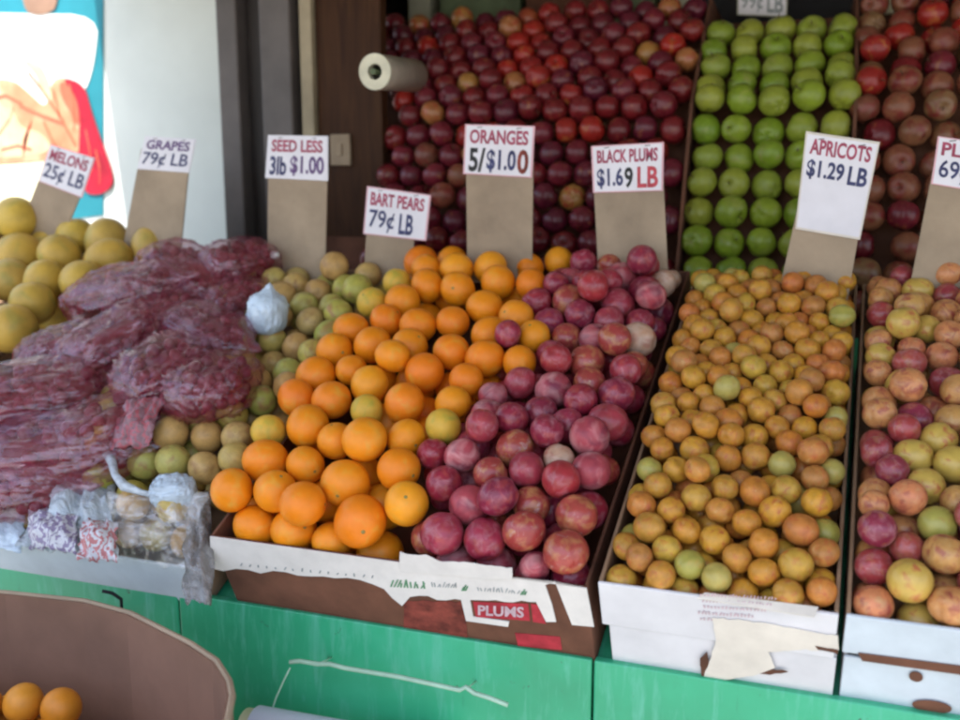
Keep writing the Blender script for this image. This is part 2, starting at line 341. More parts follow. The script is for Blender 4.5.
sheet('red_side', 'poster_red', [(62, 76), (86, 84), (92, 108), (103, 140), (116, 176), (112, 190), (96, 196), (84, 190), (80, 160), (82, 120), (78, 96)], .0105, .0015, ps)
sheet('lower_field', 'cream_poster', [(-160, 176), (30, 163), (62, 158), (70, 175), (50, 232), (-160, 248)], .0065, .0015, ps)
for cv in ([(30, 72), (44, 90), (66, 122)], [(22, 106), (44, 116), (66, 124), (78, 146)], [(0, 136), (12, 120), (16, 108)], [(34, 120), (26, 140), (26, 156)], [(46, 122), (54, 140), (60, 150)], [(72, 84), (76, 104), (76, 130)], [(-10, 100), (8, 96), (24, 104)], [(56, 92), (60, 106), (62, 118)], [(4, 150), (20, 146), (34, 150)], [(88, 130), (92, 150), (94, 172)], [(98, 150), (102, 168), (102, 184)]):
    P = [onY(x, y, YW)-Vector((0, .0112, 0)) for x, y in cv]; L = len(P)
    V = [q+Vector((0, 0, .006)) for q in P]+[q-Vector((.004, 0, .004)) for q in reversed(P)]
    o = link('fold_line', mesh('fold_line', *prism(V, (0, -1, 0), .001)), M['fold_ink']); o.parent = ps; o.matrix_parent_inverse = Matrix.Translation(ps.location).inverted()

# text as flat raised lettering, mapped onto any quad
_tc = {}
def textmesh(s):
    if s in _tc: return _tc[s]
    cu = bpy.data.curves.new('t', 'FONT'); cu.body = s; cu.resolution_u = 3; cu.offset = .030 if '¢' not in s else .015
    ob = bpy.data.objects.new('t', cu); col.objects.link(ob); bpy.context.view_layer.update()
    me = bpy.data.meshes.new_from_object(ob.evaluated_get(bpy.context.evaluated_depsgraph_get()))
    V = np.array([v.co[:2] for v in me.vertices]); F_ = [tuple(p.vertices) for p in me.polygons]
    bpy.data.objects.remove(ob); bpy.data.curves.remove(cu); bpy.data.meshes.remove(me)
    V -= V.min(0); V /= V.max(0); _tc[s] = (V, F_); return _tc[s]
def lettering(s, quad, a, b, nrm, mat, parent, off=.0008, name='lettering', rel=True):
    """quad: TL TR BR BL world corners; a,b: the box in 0..1 (left, top), (right, bottom)"""
    V, F_ = textmesh(s); TL, TR, BR, BL = quad; out = []
    for x, y in V:
        u = a[0]+(b[0]-a[0])*x; v = b[1]+(a[1]-b[1])*y
        out.append((TL*(1-u)+TR*u)*(1-v)+(BL*(1-u)+BR*u)*v+Vector(nrm)*off)
    o = link(name, mesh(name, out, F_), M[mat])
    if parent:
        o.parent = parent
        o.matrix_parent_inverse = Matrix.Translation(parent.location).inverted() if parent.parent is None else parent.parent.matrix_parent_inverse @ Matrix.Identity(4)
    return o
q = [W(-22, 203), W(20, 203), W(20, 236), W(-22, 236)]
lettering('IE', q, (.0, .12), (.95, .95), (0, -1, 0), 'black_ink', ps, .0075)

# ------------------------------------------------------------------ counter
ct = empty('counter', (-.5, 1.44, 0)); tag(ct, 'green painted sloping counter carrying the fruit cartons', 'counter')
def par(o, p): o.parent = p; o.matrix_parent_inverse = Matrix.Translation(p.location).inverted(); return o
def pbox(name, mat, parent, *a, fr=None, bev=.002): return par(box(name, mat, None, *a, fr=fr, bev=bev), parent)
CF = 1.425; seams = [-2.9, -1.93, -1.113, -.292, .53, 1.4]
for i in range(5): pbox('front_panel', 'green_paint', ct, seams[i]+.002, seams[i+1]-.002, CF, CF+.018, .0, .858, bev=.003)
fr = lambda x, y, z: sl(x, y, z)
pbox('top_board', 'green_paint', ct, -2.9, 1.4, .010, 1.02, -.222, -.204, fr=fr, bev=.002)
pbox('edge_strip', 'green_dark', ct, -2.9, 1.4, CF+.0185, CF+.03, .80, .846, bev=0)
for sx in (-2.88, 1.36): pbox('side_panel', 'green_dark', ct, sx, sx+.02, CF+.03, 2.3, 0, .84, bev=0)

# ------------------------------------------------------------------ cartons (tilted with the counter)
def carton(label, u0, u1, s0, s1, top, bot, mat, inner='kraft', t=.006, flaps=True, name='fruit_carton', back=0.0, group='fruit cartons on the counter', floor=None, slots=False):
    c = empty(name, sl((u0+u1)/2, s0, bot)); tag(c, label, 'carton', group)
    o = pbox('front_panel', mat, c, u0, u1, s0, s0+t, bot, top, fr=fr)
    pbox('back_panel', inner, c, u0, u1, s1-t, s1, bot, top+back, fr=fr)
    pbox('side_panel', inner, c, u0, u0+t, s0+t+.0005, s1-t-.0005, bot, top, fr=fr)
    pbox('side_panel', inner, c, u1-t, u1, s0+t+.0005, s1-t-.0005, bot, top, fr=fr)
    b = floor if floor is not None else bot
    pbox('bottom', inner, c, u0+t+.0005, u1-t-.0005, s0+t+.0005, s1-t-.0005, b+.001, b+.006, fr=fr)
    return c
def fpx(x, y, off=0): return Vector(hit(x, y, P0-SS*off, SS)) # point on the carton fronts
def torn(pts, amp=.9, step=5):
    r_ = random.Random(len(pts)*7+int(pts[0][0])); q = []
    for i in range(len(pts)):
        a, b = pts[i], pts[(i+1) % len(pts)]; L = math.hypot(b[0]-a[0], b[1]-a[1]); k = max(1, int(L/step))
        for j in range(k): q.append((a[0]+(b[0]-a[0])*j/k+(r_.uniform(-amp, amp) if j else 0), a[1]+(b[1]-a[1])*j/k+(r_.uniform(-amp, amp) if j else 0)))
    return q
def fsheet(name, mat, pts, parent, off=.0012, th=.001):
    if name in ('torn_patch', 'torn_flap', 'dark_tear', 'maroon_logo'): pts = torn(pts)
    P = [fpx(x, y, off) for x, y in pts]; return par(link(name, mesh(name, *prism(P, tuple(-SS), th)), M[mat]), parent)
# big carton of oranges and plums
cA = carton('wide torn brown and white carton holding oranges and plums', -.985, -.290, 0, .985, -.012, -.198, 'kraft_dark', 'kraft_dark', back=.0)
def jag(x0, y0, x1, y1, n, a, seed):
    r = random.Random(seed); return [(x0+(x1-x0)*i/n, y0+(y1-y0)*i/n+(r.uniform(-a, a) if 0 < i < n else 0)) for i in range(n+1)]
RIMTOP = -.0125
wh = [pix(sl(u, 0, RIMTOP))[:2] for u in (-.984, -.8, -.60, -.45, -.291)]
wh += [(594, 627), (572, 625), (562, 600), (555, 582)]
wh += [(545, 585), (552, 605), (556, 622), (546, 622), (536, 602)] + jag(530, 602, 470, 600, 7, 1.5, 1)
wh += [(473, 617), (509, 622), (508, 627), (466, 621), (461, 600)] + jag(455, 599, 410, 597, 5, 2, 2) + [(402, 606), (392, 598), (384, 589), (372, 584)] + jag(360, 580, 211, 568, 12, 2.2, 3)
fsheet('white_label', 'white_torn', wh, cA, .0022, .0018)
fsheet('torn_flap', 'white_torn', [(400, 552), (412, 555), (426, 555), (441, 562), (470, 563), (512, 568), (512, 580), (400, 572)], cA, .0045, .0012)
fsheet('maroon_logo', 'maroon_print', [(403, 601), (461, 602), (466, 622), (468, 640), (404, 632)], cA, .0012, .0008)
fsheet('red_logo', 'red_print', [(473, 602), (528, 604), (530, 621), (476, 617)], cA, .0012, .0008)
fsheet('red_logo', 'red_print', [(531, 604), (539, 605), (546, 624), (533, 622)], cA, .0012, .0008)
fsheet('red_mark', 'red_print', [(515, 633), (560, 637), (562, 650), (518, 646)], cA, .0010, .0006)
rr = random.Random(5)
def scribble(x0, y0, x1, y1, h, n, mat, parent, wpx=1.6, off=.0032):
    parts = []
    for i in range(n):
        f = i/n; x = x0+(x1-x0)*f; y = y0+(y1-y0)*f; k = rr.uniform(.5, 1)*h; lean = rr.uniform(-.3, .5)*h
        P = [fpx(x, y, off), fpx(x+wpx, y, off), fpx(x+wpx+lean, y-k, off), fpx(x+lean, y-k, off)]
        parts.append(prism(P, tuple(-SS), .0006))
    return par(link('lettering', mesh('lettering', *merge(parts)), M[mat]), parent)
scribble(390, 587, 427, 589, 8, 11, 'green_print', cA); scribble(432, 587, 458, 588, 5, 10, 'grey_print', cA, 1)
scribble(478, 591, 520, 594, 5, 14, 'grey_print', cA, 1); scribble(461, 591, 466, 591, 6, 4, 'green_print', cA, 1.6); scribble(520, 595, 526, 595, 6, 4, 'green_print', cA, 1.5)
scribble(240, 566, 380, 579, 3, 16, 'grey_print', cA, 1.2)
lettering('PLUMS', [fpx(476, 604, .0024), fpx(526, 606, .0024), fpx(526, 619, .0024), fpx(476, 616, .0024)], (.04, .08), (.96, .92), tuple(-SS), 'pink_print', cA, .0001)
# yellow fruit: two cartons, one on the other
cB2 = carton('lower white carton under the small yellow fruit, torn along its top', -.262, .082, .004, .90, -.098, -.200, 'white_card', 'white_card', floor=-.2)
cB = carton('upper white carton filled with small yellow apricots', -.272, .078, 0, .92, .004, -.094, 'white_card', 'kraft')
fsheet('torn_patch', 'cream_torn', [(712, 618), (748, 621), (790, 628), (822, 634), (838, 636), (839, 650), (800, 650), (768, 652), (775, 668), (752, 676), (716, 682), (703, 681), (712, 652), (716, 640)], cB, .0024, .0014)
fsheet('dark_tear', 'kraft_dark', [(700, 659), (707, 652), (710, 668), (707, 684), (703, 684)], cB2, .0022, .001)
fsheet('dark_tear', 'kraft_dark', [(745, 671), (762, 667), (788, 672), (770, 675)], cB2, .0022, .001)
fsheet('dark_tear', 'kraft_dark', [(815, 646), (838, 650), (838, 654), (818, 650)], cB, .003, .001)
for k in range(5):
    y = 592+k*6; x0 = 700-(8 if k > 2 else 0)+k*2
    scribble(x0, y+4, x0+78-k*7, y+8, 3.2, 22-k*2, 'pink_print', cB, 1.6, .002)
fl = link('paper_flap', mesh('paper_flap', *prism([sl(-.12, -.004, .0050), sl(.045, -.010, .0052), sl(.05, .004, .012), sl(-.11, .0045, .010)], tuple(SN), .0012)), M['cream_torn']); par(fl, cB)
# mixed nectarines: two cartons
cC2 = carton('lower white carton with oval hand hole at the right', .092, .45, .006, .90, -.092, -.200, 'blue_white_card', 'white_card', floor=-.2)
cC = carton('upper white carton filled with mixed red and yellow nectarines', .088, .45, 0, .92, .006, -.076, 'blue_white_card', 'kraft')
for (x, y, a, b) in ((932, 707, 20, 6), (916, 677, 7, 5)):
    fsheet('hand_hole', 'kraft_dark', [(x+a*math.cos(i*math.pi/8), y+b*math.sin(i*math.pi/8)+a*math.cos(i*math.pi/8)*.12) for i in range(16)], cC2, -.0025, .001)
fsheet('cut_edge', 'kraft_dark', [(858, 653), (975, 668), (975, 677), (862, 661)], cC, .002, .001)
# pears carton and neighbours at the left
cD = carton('bluish white carton at the left front holding wrapped pears', -1.62, -1.045, -.012, .92, -.095, -.200, 'blue_white_card', 'kraft', back=.10, floor=-.196)
cE = carton('brown carton under the bags of purple grapes', -2.02, -1.63, .0, .92, -.08, -.20, 'blue_white_card', 'kraft', floor=-.196, back=.10)
cF = carton('brown carton under the yellow melons at the far left', -2.62, -2.03, .0, 1.04, -.08, -.20, 'blue_white_card', 'kraft', floor=-.196, back=.14)

# ------------------------------------------------------------------ fruit meshes
def uv(seg, rings, f):
    V, Fc = [], []
    for i in range(rings+1):
        th = math.pi*i/rings
        if i in (0, rings): V.append(f(th, 0)); continue
        for k in range(seg): V.append(f(th, 2*math.pi*k/seg))
    idx = lambda i, k: 0 if i == 0 else (len(V)-1 if i == rings else 1+(i-1)*seg+k % seg)
    for i in range(rings):
        for k in range(seg):
            q = [idx(i, k), idx(i, k+1), idx(i+1, k+1), idx(i+1, k)]
            u = []
            [u.append(x) for x in q if x not in u]
            Fc.append(tuple(u))
    return V, Fc
def fm(kind_, seed, seg=28, rings=18):
    r_ = random.Random(seed); o3 = Vector((r_.random()*9, r_.random()*9, r_.random()*9)); e = r_.uniform(.94, 1.0)
    def f(th, ph):
        d = Vector((math.sin(th)*math.cos(ph), math.sin(th)*math.sin(ph), math.cos(th))); r = 1.0
        lump = mnoise.noise(d*1.3+o3)
        if kind_ == 'orange': r = 1+.02*lump-.05*math.exp(-(th/.16)**2)-.02*math.exp(-((math.pi-th)/.12)**2); z = .96
        elif kind_ == 'plum': r = 1+.025*lump-.13*math.exp(-(th/.28)**2)-.075*math.exp(-(ph-math.pi)**2/.035)*math.sin(th)**.6; z = 1.0+.03*(seed % 3)
        elif kind_ == 'apple': r = 1+.03*lump-.30*math.exp(-(th/.33)**2)-.16*math.exp(-((math.pi-th)/.3)**2)+.03*math.cos(5*ph)*(th/math.pi)**3-.06*(th/math.pi); z = .95
        elif kind_ == 'melon': r = 1+.03*lump+.004*math.cos(10*ph)*math.sin(th); z = 1.06
        else:
            t = (1+math.cos(th))/2; r = 1+.04*lump-.13*t**1.5-.10*math.exp(-((math.pi-th)/.25)**2)-.06*math.exp(-(th/.2)**2); z = 1.06
        return Vector((d.x*r*e, d.y*r, d.z*r*z))
    V, Fc = uv(seg, rings, f); return V, Fc
MESH = {}
def getmesh(k, matn, seed):
    key = (k, matn, seed)
    if key not in MESH:
        V, Fc = fm(k, seed); nf = len(Fc)
        if k == 'apple':
            r_ = random.Random(seed+3); V, Fc = merge([(V, Fc), tube([(0, 0, .55), (.02, 0, .80), (r_.uniform(-.15, .15), r_.uniform(-.15, .15), 1.0)], [.035, .03, .045], 6)])
        if k == 'orange': V, Fc = merge([(V, Fc), uv(10, 6, lambda th, ph: Vector((math.sin(th)*math.cos(ph)*.085, math.sin(th)*math.sin(ph)*.085, .905+.03*math.cos(th))))])
        me = mesh(k, V, Fc, smooth=True); me.materials.append(M[matn]); me.materials.append(M['stem' if k == 'apple' else 'button'])
        for p_ in me.polygons[nf:]: p_.material_index = 1
        MESH[key] = me
    return MESH[key]

# ------------------------------------------------------------------ heaps
def relax(P, r, fixed, n=60, floor=None, bounds=None, obst=None):
    """P: (u,s,h). push apart overlapping fruit; earlier (listed) fruit moves least"""
    P = P.copy(); k0 = k = len(P); still = np.zeros(k, bool)
    if obst is not None:
        P = np.vstack([P, obst[0]]); r = np.concatenate([r, obst[1]]); fixed = np.concatenate([fixed, np.ones(len(obst[1]), bool)]); still = np.concatenate([still, np.ones(len(obst[1]), bool)])
    for it in range(n):
        d = P[:, None, :]-P[None, :, :]; L = np.sqrt((d**2).sum(2))+1e-9; mn = (r[:, None]+r[None, :])*.97
        ov = np.clip(mn-L, 0, None); np.fill_diagonal(ov, 0)
        if ov.max() < 1e-4: break
        wgt = np.where(fixed[:, None] & ~fixed[None, :], .1, np.where(~fixed[:, None] & fixed[None, :], .9, .5))
        wgt = np.where(still[:, None], 0, np.where(still[None, :], 1.0, wgt))
        P += (d/L[:, :, None]*(ov*wgt)[:, :, None]).sum(1)*.6
        Q = P[len(P)-int(still.sum()):].copy() if still.any() else None
        if bounds is not None:
            P[:, 0] = np.clip(P[:, 0], bounds[0]+r, bounds[1]-r); P[:, 1] = np.clip(P[:, 1], bounds[2]+r, bounds[3]-r)
        if floor is not None: P[:, 2] = np.maximum(P[:, 2], floor+r)
        if Q is not None: P[len(P)-len(Q):] = Q
    return P[:k0]
def visible(Pw, r):
    """share of each ball seen from the camera and from a step to either side, balls against balls"""
    best = np.zeros(len(r)); an = rng.rand(40)*6.283; rad = np.sqrt(rng.rand(40))*.97
    for off in (0, -.35, .35):
        C = CAM+RT*off
        for i in range(len(r)):
            D = Pw[i]-C; dist = np.linalg.norm(D); D = D/dist
            a = np.cross(D, [0, 0, 1]); a /= np.linalg.norm(a); b = np.cross(D, a)
            T = (Pw[i]-D*r[i]*.3)+r[i]*rad[:, None]*(np.cos(an)[:, None]*a+np.sin(an)[:, None]*b)
            dr = T-C; dl = np.linalg.norm(dr, axis=1); dr = dr/dl[:, None]
            near = np.where((np.linalg.norm(Pw-Pw[i], axis=1) < .45)); J = near[0][near[0] != i]
            oc = C-Pw[J]; bq = dr@oc.T; cq = (oc**2).sum(1)-r[J]**2; disc = bq**2-cq[None]
            t = -bq-np.sqrt(np.clip(disc, 0, None)); occ = ((disc > 0) & (t > 0) & (t < dl[:, None]-.5*r[i])).any(1)
            best[i] = max(best[i], 1-occ.mean())
    return best
ORD = ['', 'first', 'second', 'third', 'fourth', 'fifth', 'sixth', 'seventh', 'eighth', 'ninth', 'tenth', 'eleventh', 'twelfth', 'thirteenth', 'fourteenth', 'fifteenth', 'sixteenth', 'seventeenth', 'eighteenth', 'nineteenth', 'twentieth'] + ['%dth' % i for i in range(21, 60)]
def name_rows(items, where, step=26, base='nearest'):
    """items: [(obj, noun phrase)] labelled by image rows counted from the near rim, and left to right"""
    L = []
    for o, ph in items:
        x, y, _ = pix(o.location); L.append((y, x, o, ph))
    L.sort(key=lambda a: -a[0]); rows = []; 
    for a in L:
        if not rows or rows[-1][0][0]-a[0] > step*(.7+.3*min(1, a[0]/400)): rows.append([a])
        else: rows[-1].append(a)
    for i, rw in enumerate(rows):
        rw.sort(key=lambda a: a[1])
        for j, a in enumerate(rw):
            side = 'leftmost' if j == 0 else ('rightmost' if j == len(rw)-1 else ORD[j+1]+' from left')
            rowt = 'front row' if i == 0 else (ORD[i+1]+' row back')
            a[2]['label'] = f"{a[3]}, {side} in the {rowt} of {where}"
def heap(noun, cat, group, where, mk, listed, dia, region, hfun, mats, filler, spacing=.93, under=1, floor=-.15, jit=.18, label=None, step=24, sizejit=.10, avoid=.72, seg=5, obst=None):
    """listed: (px, py, material or None, size factor); region: u0,u1,s0,s1 in slope coordinates"""
    P, r, mt, fx = [], [], [], []
    for it in listed:
        x, y = it[0], it[1]; ml = it[2] if len(it) > 2 and it[2] else None; sf = it[3] if len(it) > 3 else 1
        h = 0
        for _ in range(4): u, s = us(x, y, h); h = hfun(u, s)
        P.append((u, s, h)); r.append(dia/2*sf); mt.append(ml or random.choice(filler)); fx.append(True)
    nl = len(P); A = np.array(P) if P else np.zeros((0, 3))
    def poly_in(u, s):
        return region(u, s) if callable(region) else (region[0] <= u <= region[1] and region[2] <= s <= region[3])
    bb = region if not callable(region) else region.bb
    for lay in range(under+1):
        sp = dia*spacing; i = 0; s = bb[2]+dia*.45+(lay % 2)*sp*.4
        while s < bb[3]:
            u = bb[0]+dia*.5+(i % 2)*sp/2+(lay % 2)*sp*.3
            while u < bb[1]-dia*.3:
                uu = u+random.uniform(-jit, jit)*dia; s2 = s+random.uniform(-jit, jit)*dia; hh = hfun(uu, s2)-lay*dia*.68+random.uniform(-.08, .08)*dia
                if poly_in(uu, s2) and (nl == 0 or lay or (np.hypot(A[:, 0]-uu, A[:, 1]-s2)).min() > dia*avoid):
                    if lay == 0 or hh > floor: P.append((uu, s2, hh)); r.append(dia/2*random.uniform(1-sizejit, 1+sizejit)); mt.append(random.choice(filler)); fx.append(False)
                u += sp
            s += sp*.87; i += 1
    P = np.array(P); r = np.array(r)
    b = list(bb); P = relax(P, r, np.array(fx), 140, floor, b, obst)
    Pw = np.array([tuple(sl(*p)) for p in P]); vis = visible(Pw, r); out = []
    for i in range(len(P)):
        if vis[i] < .06: continue
        me = getmesh(mk, mt[i], random.randrange(seg)); o = bpy.data.objects.new(noun, me); col.objects.link(o)
        o.location = Pw[i]; o.scale = (r[i]*random.uniform(.94, 1.03), r[i]*random.uniform(.94, 1.03), r[i]*random.uniform(.92, 1.03))
        if mk == 'apple' or mk == 'pear': o.rotation_euler = (random.gauss(0, .7), random.gauss(0, .7), random.uniform(0, 6.28))
        else: o.rotation_euler = (random.uniform(0, 6.28), random.uniform(0, 6.28), random.uniform(0, 6.28))
        o['category'] = cat; o['group'] = group
        out.append((o, mats.get(mt[i], noun)))
    name_rows(out, where, step)
    return P, r

OR = [(263, 460, 0, 1.08), (300, 431, 0, 1.06), (333, 403, 0, 1.0), (404, 405, 0, 1.02), (452, 405, 0, .9), (240, 500), (282, 500, 0, .95), (310, 517), (347, 480, 0, 1.12), (398, 473), (380, 512),
      (347, 535, 0, 1.12), (240, 538), (278, 540), (316, 556, 0, .9), (362, 447, 0, 1.04), (333, 440, 0, .9), (397, 438, 0, .9), (257, 430, 'lemon', .86), (303, 468, 0, .9), (367, 412, 'lemon', .8),
      (433, 427, 'lemon', .85), (293, 398, 0, .95), (363, 383), (330, 350), (368, 348, 0, 1.05), (403, 348), (420, 327), (452, 353), (490, 335), (490, 360), (485, 308), (516, 317), (423, 373), (465, 383, 0, .9),
      (337, 374, 0, .85), (308, 373), (380, 323, 0, .95), (352, 328), (403, 302), (428, 288), (437, 265, 0, 1.1), (470, 262), (455, 290), (498, 283), (502, 256), (500, 234, 0, .95), (450, 323, 0, .9),
      (363, 302, 'lemon', .9), (397, 283, 'lemon', .85), (531, 284, 0, .9), (545, 262, 0, .9), (513, 362, 0, .85), (534, 336, 0, .85), (520, 262, 0, .9)]
def rim_h(base, top, s1=.9):
    def f(u, s):
        k = min(1, max(0, s/.18)); b = min(1, max(0, (s1-s)/.1)); return base+(top-base)*k*(.55+.45*b)
    return f
class Reg:
    def __init__(s, bb, f): s.bb = bb; s.f = f
    def __call__(s, u, v): return s.f(u, v)
def split(s): # boundary between oranges and plums, from half the carton's width at the front
    u = [us(402, 560)[0], us(415, 500, .03)[0], us(408, 455, .03)[0], us(468, 400, .03)[0], us(500, 370, .03)[0], us(525, 320, .03)[0], us(552, 268, .03)[0]]
    v = [0, us(415, 500, .03)[1], us(408, 455, .03)[1], us(468, 400, .03)[1], us(500, 370, .03)[1], us(525, 320, .03)[1], .95]
    return float(np.interp(s, v, u))
regO = Reg((-1.0, -.40, .005, .975), lambda u, s: u < split(s)-.035 and u > -.985+.02*s)
h_or = rim_h(.004, .058)
OBO = heap('orange', 'orange', 'oranges heaped in the wide carton', 'the heap of oranges', 'orange', OR, .083, regO, h_or, {'orange': 'round bright orange', 'lemon': 'yellowish small orange'}, ['orange'], under=1, floor=-.17)
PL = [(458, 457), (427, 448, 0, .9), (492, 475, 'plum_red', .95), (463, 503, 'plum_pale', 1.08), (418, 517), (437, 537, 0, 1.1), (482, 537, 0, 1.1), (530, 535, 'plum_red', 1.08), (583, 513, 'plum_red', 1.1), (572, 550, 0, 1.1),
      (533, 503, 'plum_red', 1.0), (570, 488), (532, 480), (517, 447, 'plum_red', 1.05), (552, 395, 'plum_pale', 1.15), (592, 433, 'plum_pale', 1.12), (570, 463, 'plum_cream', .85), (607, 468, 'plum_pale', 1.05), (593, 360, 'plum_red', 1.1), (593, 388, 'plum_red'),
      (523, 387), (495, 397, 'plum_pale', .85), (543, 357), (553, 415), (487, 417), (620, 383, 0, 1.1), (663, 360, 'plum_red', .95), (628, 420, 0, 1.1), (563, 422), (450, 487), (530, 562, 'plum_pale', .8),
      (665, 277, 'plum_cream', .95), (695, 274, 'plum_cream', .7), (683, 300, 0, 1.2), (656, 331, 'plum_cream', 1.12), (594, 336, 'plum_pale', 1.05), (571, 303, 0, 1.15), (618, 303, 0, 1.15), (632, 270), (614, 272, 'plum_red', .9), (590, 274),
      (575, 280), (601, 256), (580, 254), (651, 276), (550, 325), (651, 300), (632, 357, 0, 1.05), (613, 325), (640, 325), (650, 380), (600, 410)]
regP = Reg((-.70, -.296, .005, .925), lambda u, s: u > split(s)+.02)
heap('plum', 'plum', 'plums heaped in the wide carton', 'the heap of plums', 'plum', PL, .067, regP, rim_h(.0, .050), {'plum': 'dark purple plum', 'plum_red': 'reddish plum', 'plum_pale': 'waxy glare-patched plum', 'plum_cream': 'creamy pink plum'}, ['plum']*8+['plum_red', 'plum_pale'], obst=OBO, under=1, floor=-.13)
AP = [(652, 470, 'apricot_green', .95), (676, 470), (656, 489), (645, 504), (696, 498, 0, 1.05), (674, 513), (648, 528, 0, 1.1), (728, 489), (751, 492, 0, 1.1), (722, 512), (744, 523), (775, 513, 0, 1.1), (785, 491), (817, 503, 0, 1.1), (803, 532, 0, 1.15), (690, 532),
      (665, 550), (636, 560), (688, 564, 'apricot_green'), (714, 542, 0, 1.05), (719, 575, 'apricot_green'), (660, 575), (797, 568, 0, 1.12), (761, 568), (758, 545, 0, 1.05), (736, 557), (822, 553), (817, 478), (819, 449), (789, 445), (779, 464, 'apricot_green'), (754, 458), (758, 435), (778, 428), (801, 428), (696, 450, 0, 1.1), (730, 459)]
heap('apricot', 'apricot', 'small yellow apricots in the white carton', 'the apricots', 'plum', AP, .0465, (-.268, .075, .004, .915), rim_h(.0, .042), {'apricot': 'small yellow apricot', 'apricot_green': 'greenish apricot'}, ['apricot']*22+['apricot_green'], under=1, floor=-.09, step=20, sizejit=.09)
NE = [(902, 454, 'nect_yellow', 1.05), (940, 464, 'nect_yellow', 1.08), (919, 489, 'nect_yellow', 1.05), (852, 487, 'nect_tan', .9), (925, 521, 'nect_green'), (890, 510, 'nect_tan'), (852, 455, 'nect_red', .9), (861, 530, 'nect_red', 1.0), (858, 556, 'nect_red'), (892, 578, 'nect_yellow', 1.12),
      (936, 594, 'nect_tan', 1.05), (934, 551, 'nect_tan', 1.05), (895, 541, 'nect_red', .9), (853, 513, 'nect_tan', .8), (957, 573, 'nect_red'), (954, 506, 'nect_tan', .95), (882, 478, 'nect_red', .9), (919, 307, 'nect_tan'), (925, 330, 'nect_yellow'), (867, 316, 'nect_red'),
      (878, 353, 'nect_yellow', .95), (856, 345, 'nect_tan', .85), (899, 387, 'nect_yellow', 1.08), (849, 408, 'nect_tan'), (878, 417, 'nect_tan'), (943, 356, 'nect_tan'), (937, 420, 'nect_tan', 1.1), (914, 350, 'nect_tan', .9), (948, 384, 'nect_red', 1.1), (911, 420, 'nect_red', 1.1),
      (856, 371, 'nect_tan', .9), (852, 434, 'nect_red'), (884, 438, 'nect_red', .9), (863, 276, 'nect_tan', .9), (887, 283, 'nect_red', .9), (948, 298, 'nect_red')]
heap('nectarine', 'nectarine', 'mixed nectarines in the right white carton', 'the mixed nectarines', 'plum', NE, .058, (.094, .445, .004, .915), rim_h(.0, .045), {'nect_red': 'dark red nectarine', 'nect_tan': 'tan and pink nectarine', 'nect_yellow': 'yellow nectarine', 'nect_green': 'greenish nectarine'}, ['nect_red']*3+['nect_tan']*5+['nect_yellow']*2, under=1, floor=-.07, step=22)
ME = [(43, 249, 0, 1.1), (124, 225, 0, 1.05), (83, 225, 0, .95), (111, 258), (85, 273), (54, 283, 0, .95), (32, 303), (6, 327, 0, 1.05), (8, 279), (160, 250, 0, .85), (68, 240, 0, .9), (-30, 300), (-35, 345), (-10, 250), (-60, 270)]
heap('melon', 'melon', 'yellow melons heaped at the left', 'the melon heap', 'melon', ME, .122, Reg((-2.6, -1.72, .30, 1.02), lambda u, s: u < -2.0+.25*(s-.5)), rim_h(.05, .05), {'melon': 'round yellow melon'}, ['melon'], under=1, floor=-.19, step=20, spacing=1.0)
PE = [(297, 282, 0, 1.05), (322, 292), (373, 263, 0, 1.05), (343, 273), (312, 322), (350, 287), (332, 308), (373, 284), (297, 348), (243, 363), (257, 383), (258, 402), (272, 340), (400, 262), (213, 433), (167, 441, 0, 1.1), (192, 425), (229, 437), (208, 466), (183, 463), (140, 464, 0, 1.1), (229, 462), (88, 470), (100, 488), (235, 415), (250, 330)]
OBP = heap('pear', 'pear', 'greenish pears in the left carton', 'the pear carton', 'pear', PE, .071, Reg((-1.60, -.992, .12, .90), lambda u, s: u > -1.42), rim_h(-.05, .015), {'pear': 'round greenish tan pear'}, ['pear'], under=1, floor=-.18, step=22)
WP = [(135, 510), (171, 507, 'lemon', .9), (181, 525, 0, .9), (160, 540), (118, 530), (104, 512), (148, 492), (200, 500), (195, 530)]
heap('pear', 'pear', 'pears under the clear wrap', 'the wrapped pears', 'pear', WP, .070, Reg((-1.50, -1.06, .015, .13), lambda u, s: True), rim_h(-.055, -.03), {'pear': 'wrapped green pear', 'lemon': 'wrapped yellow pear'}, ['pear'], obst=OBP, under=0, floor=-.18, step=22)

# ------------------------------------------------------------------ apple display behind (steep face, then a shallower slope)
disp = empty('apple_display', (-.3, 2.6, 0)); tag(disp, 'dark stepped wooden stand behind the cartons holding stacked apples', 'display stand')
FA = np.array([2.375, 1.36]); FB = np.array([2.60, 1.865]); TA = np.array([2.96, 2.195])      # (y, z) of the support lines behind the fruit centres
def face(q): # arc length along the profile -> y, z, outward
    L1 = np.linalg.norm(FB-FA)
    if q < L1: d = (FB-FA)/L1; p = FA+d*q
    else: d = (TA-FB)/np.linalg.norm(TA-FB); p = FB+d*(q-L1)
    return p, np.array([-d[1], d[0]])
P = [(2.42, 0), (2.42, 1.33), (2.46, 1.36), (2.65, 1.80), (3.03, 2.13), (3.7, 2.13), (3.7, 0)]
for (x0, x1) in ((-1.40, -.302), (-.292, .098), (.108, 1.3)):
    V = [Vector((x0, y, z)) for y, z in P]; o = link('stand_block', mesh('stand_block', *prism(V, (-1, 0, 0), x1-x0)), M['kraft_dark']); par(o, disp)
for x in (-.297, .103): 
    V = [Vector((x-.004, y, z)) for y, z in [(2.40, 1.2), (2.36, 1.40), (2.56, 1.86), (2.94, 2.19), (3.7, 2.19), (3.7, 0.4)]]; par(link('divider', mesh('divider', *prism(V, (-1, 0, 0), .008)), M['kraft_dark']), disp)
APPLES = []
